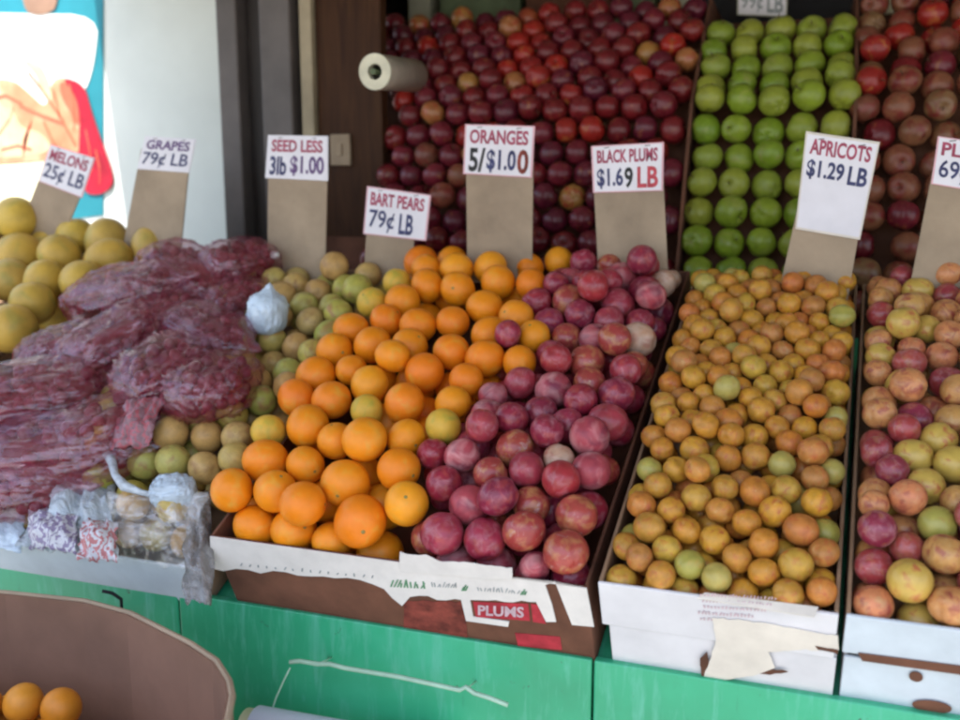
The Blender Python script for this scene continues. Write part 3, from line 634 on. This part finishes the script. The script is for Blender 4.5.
def bank(noun, x0, x1, dia, group, where, pick, jit, phr, q0=.02, q1=1.12, hexed=False, nseg=4, dh=0, lim=None):
    P, r, mt = [], [], []; q = q0; row = 0; ncol = max(1, int(round((x1-x0)/dia)))
    while q < q1:
        for c in range(ncol+1 if not hexed else ncol+(row % 2)):
            x = x0+(c+(0 if not hexed or row % 2 else .5))*(x1-x0)/ncol
            p, nn = face(q); s = dia/2*random.uniform(1.0, 1.09)
            hh = random.uniform(-.2, .35)*jit*dia+dh
            if lim and not lim(x, p[0]): continue
            P.append((x+random.uniform(-jit, jit)*dia, p[0]+nn[0]*hh, p[1]+nn[1]*hh+random.uniform(-jit, jit)*dia*.7)); r.append(s); mt.append(pick(x, row, q))
        q += dia*(.93 if not hexed else .9); row += 1
    P = np.array(P); r = np.array(r); P = relax(P, r, np.zeros(len(r), bool), 50); vis = visible(P, r); out = []
    for i in range(len(P)):
        if vis[i] < .06: continue
        x, y, z_ = pix(P[i])
        if x > 985 or y < -14: continue
        o = bpy.data.objects.new(noun, getmesh('apple', mt[i], random.randrange(nseg))); col.objects.link(o); o.location = P[i]; o.scale = (r[i],)*3
        o.rotation_euler = (R(50)+random.gauss(0, .8), random.gauss(0, .7), random.uniform(0, 6.28)); 
        o['category'] = 'apple'; o['group'] = group; out.append((o, phr.get(mt[i], 'apple'))); APPLES.append((vis[i]*r[i]**2/z_**2, o))
    name_rows(out, where, 14)
bank('apple', -.253, .062, .0795, 'green apples stacked behind', 'the green apple stack', lambda x, r_, q: 'apple_green', .09, {'apple_green': 'green apple'}, q1=.84)
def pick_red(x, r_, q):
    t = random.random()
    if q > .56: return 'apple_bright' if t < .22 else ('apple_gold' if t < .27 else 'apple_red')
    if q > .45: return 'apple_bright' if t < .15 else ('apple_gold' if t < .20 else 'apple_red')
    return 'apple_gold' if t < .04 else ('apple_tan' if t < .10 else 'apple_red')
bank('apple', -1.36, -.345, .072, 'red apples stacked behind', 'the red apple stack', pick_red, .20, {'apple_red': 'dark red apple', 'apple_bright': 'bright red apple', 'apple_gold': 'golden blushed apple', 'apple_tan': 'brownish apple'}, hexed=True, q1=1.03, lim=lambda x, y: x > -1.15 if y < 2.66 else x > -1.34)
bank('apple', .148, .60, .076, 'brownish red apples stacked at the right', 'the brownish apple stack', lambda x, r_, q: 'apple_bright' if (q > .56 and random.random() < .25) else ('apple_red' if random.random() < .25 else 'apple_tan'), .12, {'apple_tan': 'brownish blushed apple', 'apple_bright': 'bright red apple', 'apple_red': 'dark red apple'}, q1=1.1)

# the apples that show least, past the first 300, as one pile
APPLES.sort(key=lambda a: -a[0])
if len(APPLES) > 300:
    parts, mats_ = [], []; bmx = bmesh.new()
    for _, o in APPLES[300:]:
        o_mat = Matrix.LocRotScale(o.location, o.rotation_euler, o.scale); k = len(mats_)
        if o.data.materials[0] not in mats_: mats_.append(o.data.materials[0])
        n0 = len(bmx.faces); bmx.from_mesh(o.data); bmx.faces.ensure_lookup_table(); fs = bmx.faces[n0:]; vs_ = {v for f in fs for v in f.verts}
        for v in vs_: v.co = o_mat @ v.co
        for f in fs: f.material_index = mats_.index(o.data.materials[0]); f.smooth = True
        bpy.data.objects.remove(o)
    me = bpy.data.meshes.new('apple_pile'); bmx.to_mesh(me); bmx.free()
    for m_ in mats_: me.materials.append(m_)
    kind(tag(link('apple_pile', me), 'half hidden apples between the others of the stacks behind', 'apples'), 'stuff')

# ------------------------------------------------------------------ bags of grapes
def bagmesh(L, Wd, H, seed, seg=64, rings=48, tail=True, wr=.12):
    o3 = Vector((seed*1.7, seed*.9, 2.1))
    def f(th, ph):
        d = Vector((math.cos(th), math.sin(th)*math.cos(ph), math.sin(th)*math.sin(ph)))
        s = Vector([math.copysign(abs(c)**.72, c) for c in d])
        pl = math.sin(th)**.6
        wrk = 1+wr*mnoise.noise(Vector((d.x*2.2, d.y*3.2, d.z*3.2))+o3)+wr*.6*mnoise.noise(Vector((d.x*4, d.y*9, d.z*9))+o3)+wr*.35*abs(mnoise.noise(Vector((d.x*7, d.y*16, d.z*16))+o3))
        rg = 1-abs(mnoise.noise(Vector((d.x*1.6, d.y*5.5, d.z*5.5))+o3))*2.2; wrk += wr*1.1*max(0, rg)**5
        v = Vector((s.x*L/2, s.y*Wd/2*wrk, s.z*H/2*wrk))
        if tail and th < .55:
            k = 1-th/.55; v.x += L*.22*k; v.y *= (1-.75*k**.6)*1; v.z *= (1-.7*k**.6)
            if th < .22: v.y *= 1.6; v.z *= 1.2
        return v
    return uv(seg, rings, f)
def sphere_vf(c, r, seg=8, rings=6): 
    return uv(seg, rings, lambda th, ph: Vector(c)+Vector((math.sin(th)*math.cos(ph), math.sin(th)*math.sin(ph), math.cos(th)))*r)
def grapes_mesh(L, Wd, H, seed, n=75, gr=.0125):
    r_ = random.Random(seed); parts = []
    for i in range(n):
        z = r_.uniform(-1, 1); a = r_.uniform(0, 6.283); k = math.sqrt(1-z*z); rr_ = r_.uniform(.80, .97)
        p = Vector([math.copysign(abs(c)**.75, c) for c in (z, k*math.cos(a), k*math.sin(a))])
        parts.append(sphere_vf((p.x*(L/2-.018)*rr_, p.y*(Wd/2-.016)*rr_, p.z*(H/2-.012)*rr_), gr*r_.uniform(.85, 1.15)))
    parts.append(uv(16, 10, lambda th, ph: Vector((math.cos(th)*(L/2-.03), math.sin(th)*math.cos(ph)*(Wd/2-.026), math.sin(th)*math.sin(ph)*(H/2-.02)))))
    return merge(parts)
bagv = []
for sd_ in range(4):
    L, Wd, H = [(.27, .17, .095), (.24, .16, .10), (.29, .15, .085), (.20, .17, .10)][sd_]
    bf = mesh('bag_film', *bagmesh(L, Wd, H, sd_+1), smooth=True); bf.materials.append(M['film'])
    bg_ = mesh('grape_bunch', *grapes_mesh(L, Wd, H, sd_), smooth=True); bg_.materials.append(M['grape']); bagv.append((bf, bg_))
BG = [  # px, py, h, yaw, pitch, variant, scale, label
    (35, 395, .05, 30, 8, 0, 1.05, 'large clear bag of purple grapes just below the lowest melon'),
    (110, 345, .05, 55, -6, 1, 1.0, 'clear bag of purple grapes in the middle of the bag pile'),
    (60, 450, .02, 20, 5, 2, 1.1, 'clear bag of purple grapes above the white printed bag'),
    (15, 480, .00, 5, 0, 0, .95, 'clear bag of purple grapes lowest at the left edge, pinkish film'),
    (120, 425, .02, 60, 10, 1, 1.0, 'bag of purple grapes with red netting look beside the tan pears'),
    (165, 372, .06, 70, 0, 3, 1.0, 'crumpled clear grape bag with white glints at the pile centre'),
    (212, 385, .06, 100, 12, 3, .95, 'round bulging bag of mauve grapes beside the oranges'),
    (205, 330, .05, -20, 0, 2, .85, 'flat folded grape bag right of the pile centre'),
    (120, 290, .06, 10, -8, 2, 1.0, 'grape bag with broad white glare beside the melons'),
    (185, 272, .05, -25, 6, 2, 1.0, 'reddish grape bag below the cardboard strip near the white wall'),
    (240, 262, .05, 60, 14, 3, .9, 'dark red grape bag at the back beside the tall cardboard strip'),
    (5, 430, .00, 80, 0, 1, 1.0, 'grape bag cut by the left edge of view, between two others'),
    (150, 320, .03, 35, 0, 0, .9, 'grape bag tucked beneath the glaring one'),
    (65, 350, .04, 40, 0, 1, .85, 'narrow grape bag lying along the melon row'),
    (235, 300, .03, 70, 0, 3, .75, 'small tan tinted grape bag under the tall cardboard strip'),
]
for (x, y, h, yw, pt, vr, sc, lb) in BG:
    h += .018; sc *= 1.12; u, s = us(x, y, h); b = empty('grape_bag', sl(u, s, h)); tag(b, lb, 'grape bag', 'clear bags of purple grapes')
    b.rotation_euler = (Matrix.Rotation(TILT, 3, 'X') @ Matrix.Rotation(R(yw), 3, 'Z') @ Matrix.Rotation(R(pt), 3, 'Y')).to_euler(); b.scale = (sc,)*3
    f_ = link('bag_film', bagv[vr][0], None, b); g_ = link('grape_bunch', bagv[vr][1], None, b); g_['kind'] = 'stuff'
# milky knotted bag and other plastic
def blob(name, L, Wd, H, seed, mat, loc, rot, label, cat, tail=True, wr=.12):
    o = link(name, mesh(name, *bagmesh(L, Wd, H, seed, tail=tail, wr=wr), smooth=True), M[mat]); o.location = loc; o.rotation_euler = rot; tag(o, label, cat); return o
u, s = us(268, 315, .07); blob('plastic_bag', .10, .085, .085, 9, 'film_solid', sl(u, s, .075), (0, R(-82), 0), 'pale blue knotted plastic bag with pointed top between grapes and pears', 'plastic bag', True, .07)
u, s = us(168, 480, .05); blob('plastic_bag', .085, .06, .055, 12, 'film_solid', sl(u, s, .02), (.3, 0, .4), 'small crumpled pale blue plastic ball on the pears', 'plastic bag', False, .16)
p = onY(275, 255, 2.10); o = blob('twist_tie', .022, .018, .018, 3, 'tie_white', p, (0, 0, 0), 'tiny white knot in front of the tall cardboard strip', 'twist tie', False)
# twisted white strip
pts = [(105, 450, .045), (112, 462, .05), (115, 475, .05), (124, 486, .045), (140, 492, .03), (160, 497, .02), (185, 497, .015), (208, 494, .01)]
V = []
for x, y, h in pts: uu, s = us(x, y, h); V.append(sl(uu, s, h))
o = link('twisted_film', mesh('twisted_film', *tube(V, [.010, .009, .007, .010, .006, .005, .006, .004], 10), smooth=True), M['film_white']); tag(o, 'twisted white strip of plastic film lying across the pears', 'plastic film')
# draped film sheets
def drape(name, quad, nu, nv, amp, seed, mat, label, cat, parent=None, bulge=.02, th=.0012):
    """quad: four world corners TL TR BR BL; crumpled thin film"""
    TL, TR, BR, BL = quad; o3 = Vector((seed*3.1, seed*.7, 0)); n = (TR-TL).cross(BL-TL).normalized(); n = -n if n.y > 0 else n
    V = []
    for j in range(nv+1):
        for i in range(nu+1):
            a, b = i/nu, j/nv; p = (TL*(1-a)+TR*a)*(1-b)+(BL*(1-a)+BR*a)*b
            w_ = mnoise.noise(Vector((a*4, b*3, 0))+o3)+.6*mnoise.noise(Vector((a*11, b*6, 1))+o3)+.35*abs(mnoise.noise(Vector((a*22, b*13, 2))+o3))
            e = mnoise.noise(Vector((a*6, b*6, 5))+o3)*.012
            V.append(p+n*(amp*w_+bulge*math.sin(math.pi*a)*math.sin(math.pi*b))+(TR-TL).normalized()*e*(1 if i in (0, nu) else 0)+(BL-TL).normalized()*e*(1 if j in (0, nv) else 0))
    Fc = [(j*(nu+1)+i, j*(nu+1)+i+1, (j+1)*(nu+1)+i+1, (j+1)*(nu+1)+i) for j in range(nv) for i in range(nu)]
    o = link(name, mesh(name, V, Fc, True), M[mat]); so = o.modifiers.new('thick', 'SOLIDIFY'); so.thickness = th
    if parent: par(o, parent)
    elif label: tag(o, label, cat)
    return o
def S(x, y, h): u, s = us(x, y, h); return sl(u, s, h)
wb = empty('printed_bag', S(80, 520, 0)); tag(wb, 'crumpled white plastic bag with violet and red print on the left carton', 'plastic bag')
drape('bag_film', [S(62, 468, .0), S(112, 462, .0), S(118, 556, -.03), S(18, 548, -.03)], 40, 30, .024, 1, 'film_white', None, None, wb, .035)
drape('violet_print', [S(30, 505, .005), S(78, 515, .005), S(76, 556, -.015), S(28, 548, -.015)], 24, 16, .014, 2, 'print_violet', None, None, wb, .03)
drape('red_print', [S(82, 520, .005), S(118, 522, .005), S(116, 562, -.015), S(78, 560, -.015)], 22, 16, .012, 3, 'print_red', None, None, wb, .03)
drape('wrap_film', [S(112, 495, .02), S(208, 492, .02), S(192, 570, -.07), S(106, 558, -.07)], 48, 30, .016, 4, 'film_clear', 'thin clear wrap stretched over the pears at the carton corner', 'plastic film', None, .035)
drape('wrap_film', [S(186, 498, -.0), S(210, 490, .0), S(211, 606, -.075), S(184, 600, -.075)], 14, 40, .014, 5, 'film_grey', 'grey crumpled wrap hanging down between left carton and orange carton', 'plastic film', None, .012)
drape('wrap_film', [S(-30, 512, -.03), S(26, 510, -.03), S(20, 552, -.06), S(-30, 545, -.06)], 24, 12, .010, 6, 'film_solid', 'pale greenish white plastic sheet at the left edge', 'plastic film', None, .01)
drape('net_sleeve', [S(128, 400, .10), S(165, 395, .10), S(150, 446, .06), S(108, 450, .06)], 20, 20, .012, 8, 'print_net', 'red and white printed mesh sleeve lying on a grape bag', 'mesh sleeve', None, .02)
pt = [onY(102, 591, 1.36), onY(112, 593, 1.37), onY(121, 599, 1.39), onY(122, 612, 1.40), onY(112, 612, 1.41)]
o = link('strap_end', mesh('strap_end', *tube(pt, .0035, 8), smooth=True), M['iron_black']); tag(o, 'short black strap end curling under the left carton', 'strap')

# ------------------------------------------------------------------ price signs
def sign(label, card, strip, head, price, Y, inkp='navy_ink', hbox=((.08, .10), (.92, .38)), pbox_=((.06, .46), (.94, .92)), extra=None, border='tagpink', inkh='head_ink', cut=None):
    c4 = [onY(x, y, Y) for x, y in card]; cx = sum(c4, Vector())/4
    e = empty('price_sign', onY(*( [(strip[2][0]+strip[3][0])/2, (strip[2][1]+strip[3][1])/2] if strip else card[2]), Y)); tag(e, label, 'price sign', 'price signs on cardboard strips')
    if strip:
        P = [onY(x, y, Y+.006) for x, y in strip]; lo = (P[3]+P[2])/2
        P[2] = P[2]+(P[2]-P[1]).normalized()*.05; P[3] = P[3]+(P[3]-P[0]).normalized()*.05
        P[0] = P[0]+(P[0]-P[3]).normalized()*.06; P[1] = P[1]+(P[1]-P[2]).normalized()*.06
        par(bevel(link('cardboard_strip', mesh('cardboard_strip', *prism(P, (0, -1, 0), .005)), M['kraft_tag']), .001), e)
    par(bevel(link('price_card', mesh('price_card', *prism(c4, (0, -1, 0), .002)), M[border]), .0006), e)
    ins = [cx+(q-cx)*k-Vector((0, .0008, 0)) for q, k in zip(c4, (.95,)*4)]
    par(link('card_face', mesh('card_face', *prism(ins, (0, -1, 0), .0006)), M['tagwhite']), e)
    if strip:
        for k_ in (.22, .78):
            q_ = (c4[0]*(1-k_)+c4[1]*k_)*.94+(c4[3]*(1-k_)+c4[2]*k_)*.06+Vector((0, -.0016, 0))
            par(link('staple', mesh('staple', *tube([q_-Vector((.006, 0, 0)), q_+Vector((.006, 0, .001))], .0009, 5)), M['post_grey']), e)
    if head: lettering(head, c4, *hbox, (0, -1, 0), inkh, e, .0016)
    if isinstance(price, str): price = [(price, inkp, *pbox_)]
    for t, ik, a, b in price: lettering(t, c4, a, b, (0, -1, 0), ik, e, .0016)
    return e
sign('tilted price sign in front of the poster, leftmost of all', [(50, 144), (95, 158), (82, 198), (38, 181)], [(38, 181), (80, 196), (58, 250), (18, 232)], 'MELONS', '25¢ LB', 2.16)
sign('price sign in front of the white wall, dark line along its lower edge', [(145, 136), (196, 139), (189, 173), (137, 169)], [(137, 170), (188, 173), (180, 255), (124, 240)], 'GRAPES', '79¢ LB', 2.16, border='tagwhite', inkh='violet_ink')
sign('price sign on tall strip in front of the grey post', [(268, 135), (328, 136), (328, 181), (265, 178)], [(268, 180), (327, 181), (325, 272), (267, 280)], 'SEED LESS', [('3lb', 'navy_ink', (.07, .48), (.34, .92)), ('$1.00', 'violet_ink', (.40, .46), (.94, .92))], 2.14, border='tagwhite')
sign('low price sign above the pears with one bent corner', [(367, 186), (431, 195), (426, 241), (363, 234)], [(366, 236), (414, 240), (412, 270), (364, 266)], 'BART PEARS', [('79¢', 'navy_ink', (.08, .46), (.48, .92)), ('LB', 'navy_ink', (.56, .48), (.78, .92))], 2.13, border='tagpink')
sign('price sign reading ORANGES above the oranges', [(465, 124), (535, 126), (532, 178), (463, 174)], [(466, 175), (533, 178), (532, 262), (467, 262)], 'ORANGES', [('5/', 'black_ink', (.08, .46), (.32, .94)), ('$1.0', 'navy_ink', (.34, .48), (.76, .94)), ('0', 'maroon_print', (.78, .46), (.94, .94))], 2.12)
sign('price sign above the plums, right part printed red', [(591, 146), (664, 142), (663, 191), (593, 193)], [(594, 193), (664, 192), (668, 275), (598, 268)], 'BLACK PLUMS', [('$1.6', 'navy_ink', (.07, .48), (.44, .92)), ('9', 'black_ink', (.46, .48), (.58, .92)), ('LB', 'red_ink', (.64, .48), (.93, .92))], 2.12)
eg = sign('tilted tall price sign above the apricots, blank white lower half', [(806, 131), (880, 142), (860, 240), (795, 229)], [(793, 228), (858, 239), (846, 310), (777, 300)], 'APRICOTS', [('$1.29', 'navy_ink', (.07, .27), (.60, .47)), ('LB', 'navy_ink', (.66, .28), (.93, .47))], 2.08, hbox=((.08, .06), (.92, .22)), border='cream_torn')
sign('price sign cut by the right edge of view', [(938, 136), (1008, 146), (1002, 196), (931, 184)], [(930, 184), (996, 195), (985, 290), (912, 276)], 'PLUMS', [('69¢ LB', 'navy_ink', (.08, .46), (.92, .92))], 2.08)
sign('small grey lettered sign above the green apples', [(738, -26), (788, -26), (787, 17), (737, 15)], None, 'GRANNY', [('99¢', 'grey_print', (.08, .46), (.52, .92)), ('LB', 'grey_print', (.60, .46), (.92, .92))], 3.0, border='shelf_pale', inkh='grey_print')
g = bpy.data.objects[[o.name for o in bpy.data.objects if o.get('label') == 'small grey lettered sign above the green apples'][0]]
# its hanging board
p0, p1 = onY(700, 28, 3.25), onY(872, -60, 3.25)
o = box('notice_board', 'iron_black', None, p0.x, p1.x, 3.25, 3.27, p0.z-.02, 2.519, bev=.003); tag(o, 'black board behind the green apples, up to the awning', 'board')
pp = onY(886, 10, 3.05); o = box('support_post', 'cream_poster', None, pp.x-.022, pp.x+.022, 3.05, 3.09, onY(886, 22, 3.05).z-.02, 2.519, bev=.003); tag(o, 'slim cream post rising behind the apple stacks', 'post')
# boxes standing behind the red apples
for i, (x0, x1, y1, mt_, lb) in enumerate([(408, 430, 6, 'shelf_pale', 'pale carton end behind the leftmost red apples'), (440, 520, 8, 'shelf_green', 'wide dull green carton behind the red apples'), (526, 610, 9, 'kraft_dark', 'brown carton behind the middle of the red apples'), (615, 655, 6, 'shelf_green', 'narrow dull green carton right of the brown one'), (660, 690, 14, 'shelf_pale', 'pale grey carton beside the black board')]):
    a, b = onY(x0, y1, 3.25), onY(x1, y1, 3.25)
    c_ = empty('storage_box', ((a.x+b.x)/2, 3.25, 2.135)); tag(c_, lb, 'box', 'boxes behind the apples')
    pbox('box_body', mt_, c_, a.x, b.x, 3.25, 3.42, 2.135, a.z+.12, bev=.004)
    pbox('box_lid', 'kraft', c_, a.x-.003, b.x+.003, 3.247, 3.423, a.z+.121, a.z+.14, bev=.003)

# bag roll beside the red apples
r0 = Vector((-.997, 2.12, 1.913)); r1 = Vector((-.990, 2.34, 1.929))
rl = empty('bag_roll', r0); tag(rl, 'roll of produce bags with pale ring end hanging beside the red apples', 'bag roll')
ax = (r1-r0).normalized(); R1, R2 = .042, .019
def ring(p, R_, n=36): a = ax.orthogonal().normalized(); b = ax.cross(a); return [p+(a*math.cos(6.2832*k/n)+b*math.sin(6.2832*k/n))*R_ for k in range(n)]
n = 36; V = ring(r0, R1)+ring(r1, R1*.98); par(link('roll_film', mesh('roll_film', V, [(k, (k+1) % n, n+(k+1) % n, n+k) for k in range(n)]+[tuple(range(n, 2*n))], True), M['roll_side']), rl)
V = ring(r0-ax*.002, R1*1.01)+ring(r0-ax*.002, R2)+ring(r0+ax*.02, R2)+ring(r0+ax*.004, R1*1.01); par(link('roll_end', mesh('roll_end', V, [(a*n+k, a*n+(k+1) % n, ((a+1) % 4)*n+(k+1) % n, ((a+1) % 4)*n+k) for a in (0, 1, 3) for k in range(n)]), M['roll_end']), rl)
par(link('core_rod', mesh('core_rod', *tube([r0-ax*.012, r1+ax*.045], .007, 10)), M['shelf_green']), rl)
par(link('bracket', mesh('bracket', *tube([r1+ax*.04, r1+ax*.06+Vector((-.03, .03, 0)), Vector((-1.19, 2.50, 1.93)), Vector((-1.19, 2.519, 1.93))], .005, 8)), M['post_dark']), rl)

# ------------------------------------------------------------------ in front of the counter: wire rack with a white roll
YR = 1.375
wr = empty('wire_rack', onY(400, 690, YR)); tag(wr, 'pale green wire rack hanging on the green counter front', 'wire rack')
wp_ = [onY(x, y, YR) for x, y in ((290, 662), (300, 661), (318, 664), (330, 664), (345, 668), (400, 677), (460, 690), (466, 687), (474, 693), (490, 698), (508, 705))]
par(link('wire_bar', mesh('wire_bar', *tube(wp_, .0042, 8), smooth=True), M['wire']), wr)
par(link('wire_hook', mesh('wire_hook', *tube([onY(290, 668, YR), onY(284, 680, YR), onY(276, 698, YR), onY(262, 740, YR)], .0018, 6), smooth=True), M['wire']), wr)
par(link('wire_hook', mesh('wire_hook', *tube([onY(318, 664, YR), onY(318, 664, YR)+Vector((0, .03, -.008)), onY(318, 664, YR)+Vector((0, .05, -.012))], .0018, 6), smooth=True), M['wire']), wr)
par(link('wire_hook', mesh('wire_hook', *tube([onY(466, 689, YR), onY(466, 689, YR)+Vector((0, .03, -.008)), onY(466, 689, YR)+Vector((0, .05, -.012))], .0018, 6), smooth=True), M['wire']), wr)
a, b = onY(256, 728, YR-.02), onY(440, 762, YR-.02); ax = (b-a).normalized()
pr = empty('paper_roll', a); tag(pr, 'white paper roll hanging under the wire rack', 'paper roll')
V = ring(a, .040)+ring(b, .040); par(link('roll_body', mesh('roll_body', V, [(k, (k+1) % n, n+(k+1) % n, n+k) for k in range(n)]+[tuple(range(n)), tuple(range(n, 2*n))], False), M['paper_roll']), pr)
par(link('roll_cap', mesh('roll_cap', *tube([a-ax*.022, a-ax*.001], .033, 20)), M['cream_plastic']), pr)

# ------------------------------------------------------------------ octagonal cardboard bin
ZR = .93
rim = [onZ(x, y, ZR) for x, y in ((-150, 588), (-20, 590), (112, 604), (213, 655), (234, 688), (226, 730))]
rim += [rim[-1]+Vector((-.06, -.22, 0)), rim[-1]+Vector((-.30, -.40, 0)), rim[-1]+Vector((-.70, -.36, 0)), rim[0]+Vector((-.10, -.25, 0))]
bn = empty('cardboard_bin', (sum((p.x for p in rim))/len(rim), sum((p.y for p in rim))/len(rim), 0)); tag(bn, 'large brown octagonal cardboard bin in the lower left corner', 'bin')
cen = sum(rim, Vector())/len(rim)
rq_ = []
for i in range(len(rim)):
    a, b = rim[i], rim[(i+1) % len(rim)]; rq_ += [a*.8+b*.2, a*.2+b*.8]
rim = rq_
for i in range(len(rim)):
    a, b = rim[i], rim[(i+1) % len(rim)]; dn = Vector((0, 0, -ZR)); ia, ib = a+(cen-a).normalized()*.008, b+(cen-b).normalized()*.008
    zz = Vector((0, 0, .001)); V = [a, b, ib, ia, a+dn+zz, b+dn+zz, ib+dn+zz, ia+dn+zz]
    par(link('wall_panel', mesh('wall_panel', V, [(0, 1, 2, 3), (4, 7, 6, 5), (0, 4, 5, 1), (1, 5, 6, 2), (2, 6, 7, 3), (3, 7, 4, 0)]), M['kraft_bin']), bn)
re_ = rim+[rim[0]]; par(link('rim_edge', mesh('rim_edge', *tube(re_, .0048, 6)), M['kraft_tag']), bn)
fl_ = [Vector((p.x, p.y, .70))+(Vector((cen.x, cen.y, .70))-Vector((p.x, p.y, .70))).normalized()*.012 for p in rim]
par(link('bin_floor', mesh('bin_floor', *prism(fl_, (0, 0, 1), .01)), M['kraft_bin']), bn)
T = [(22, 705), (62, 710), (-15, 708)]; Pq = [tuple(onZ(x, y, .80)) for x, y in T]; rq = [.0325, .0325, .0325]
for i in range(14):
    for j in range(9):
        x = cen.x-.42+i*.062+(j % 2)*.03+random.uniform(-.008, .008); y = cen.y+.27-j*.058+random.uniform(-.008, .008)
        z = .765+.02*random.random()-max(0, (x-(-1.16)))*.1
        if x > onZ(70, 710, .8).x+.03 and y > 0.3: z -= .02
        qx, qy, _ = pix((x, y, z))
        if qx < 68 and qy > 702: Pq.append((x, y, z)); rq.append(.0325)
Pq = np.array(Pq); rq = np.array(rq); fx = np.zeros(len(rq), bool); fx[:3] = True
Pq = relax(Pq, rq, fx, 40); tang = []
for i in range(len(rq)):
    x, y, z = pix(Pq[i])
    if x < -60 or y > 760: continue
    o = bpy.data.objects.new('tangerine', getmesh('orange', 'tangerine', i % 3)); col.objects.link(o); o.location = Pq[i]; o.scale = (rq[i],)*3; o.rotation_euler = (random.uniform(0, 6), random.uniform(0, 6), 0)
    o['category'] = 'tangerine'; o['group'] = 'tangerines in the cardboard bin'; tang.append((o, 'dark orange tangerine'))
name_rows(tang, 'the cardboard bin', 20)
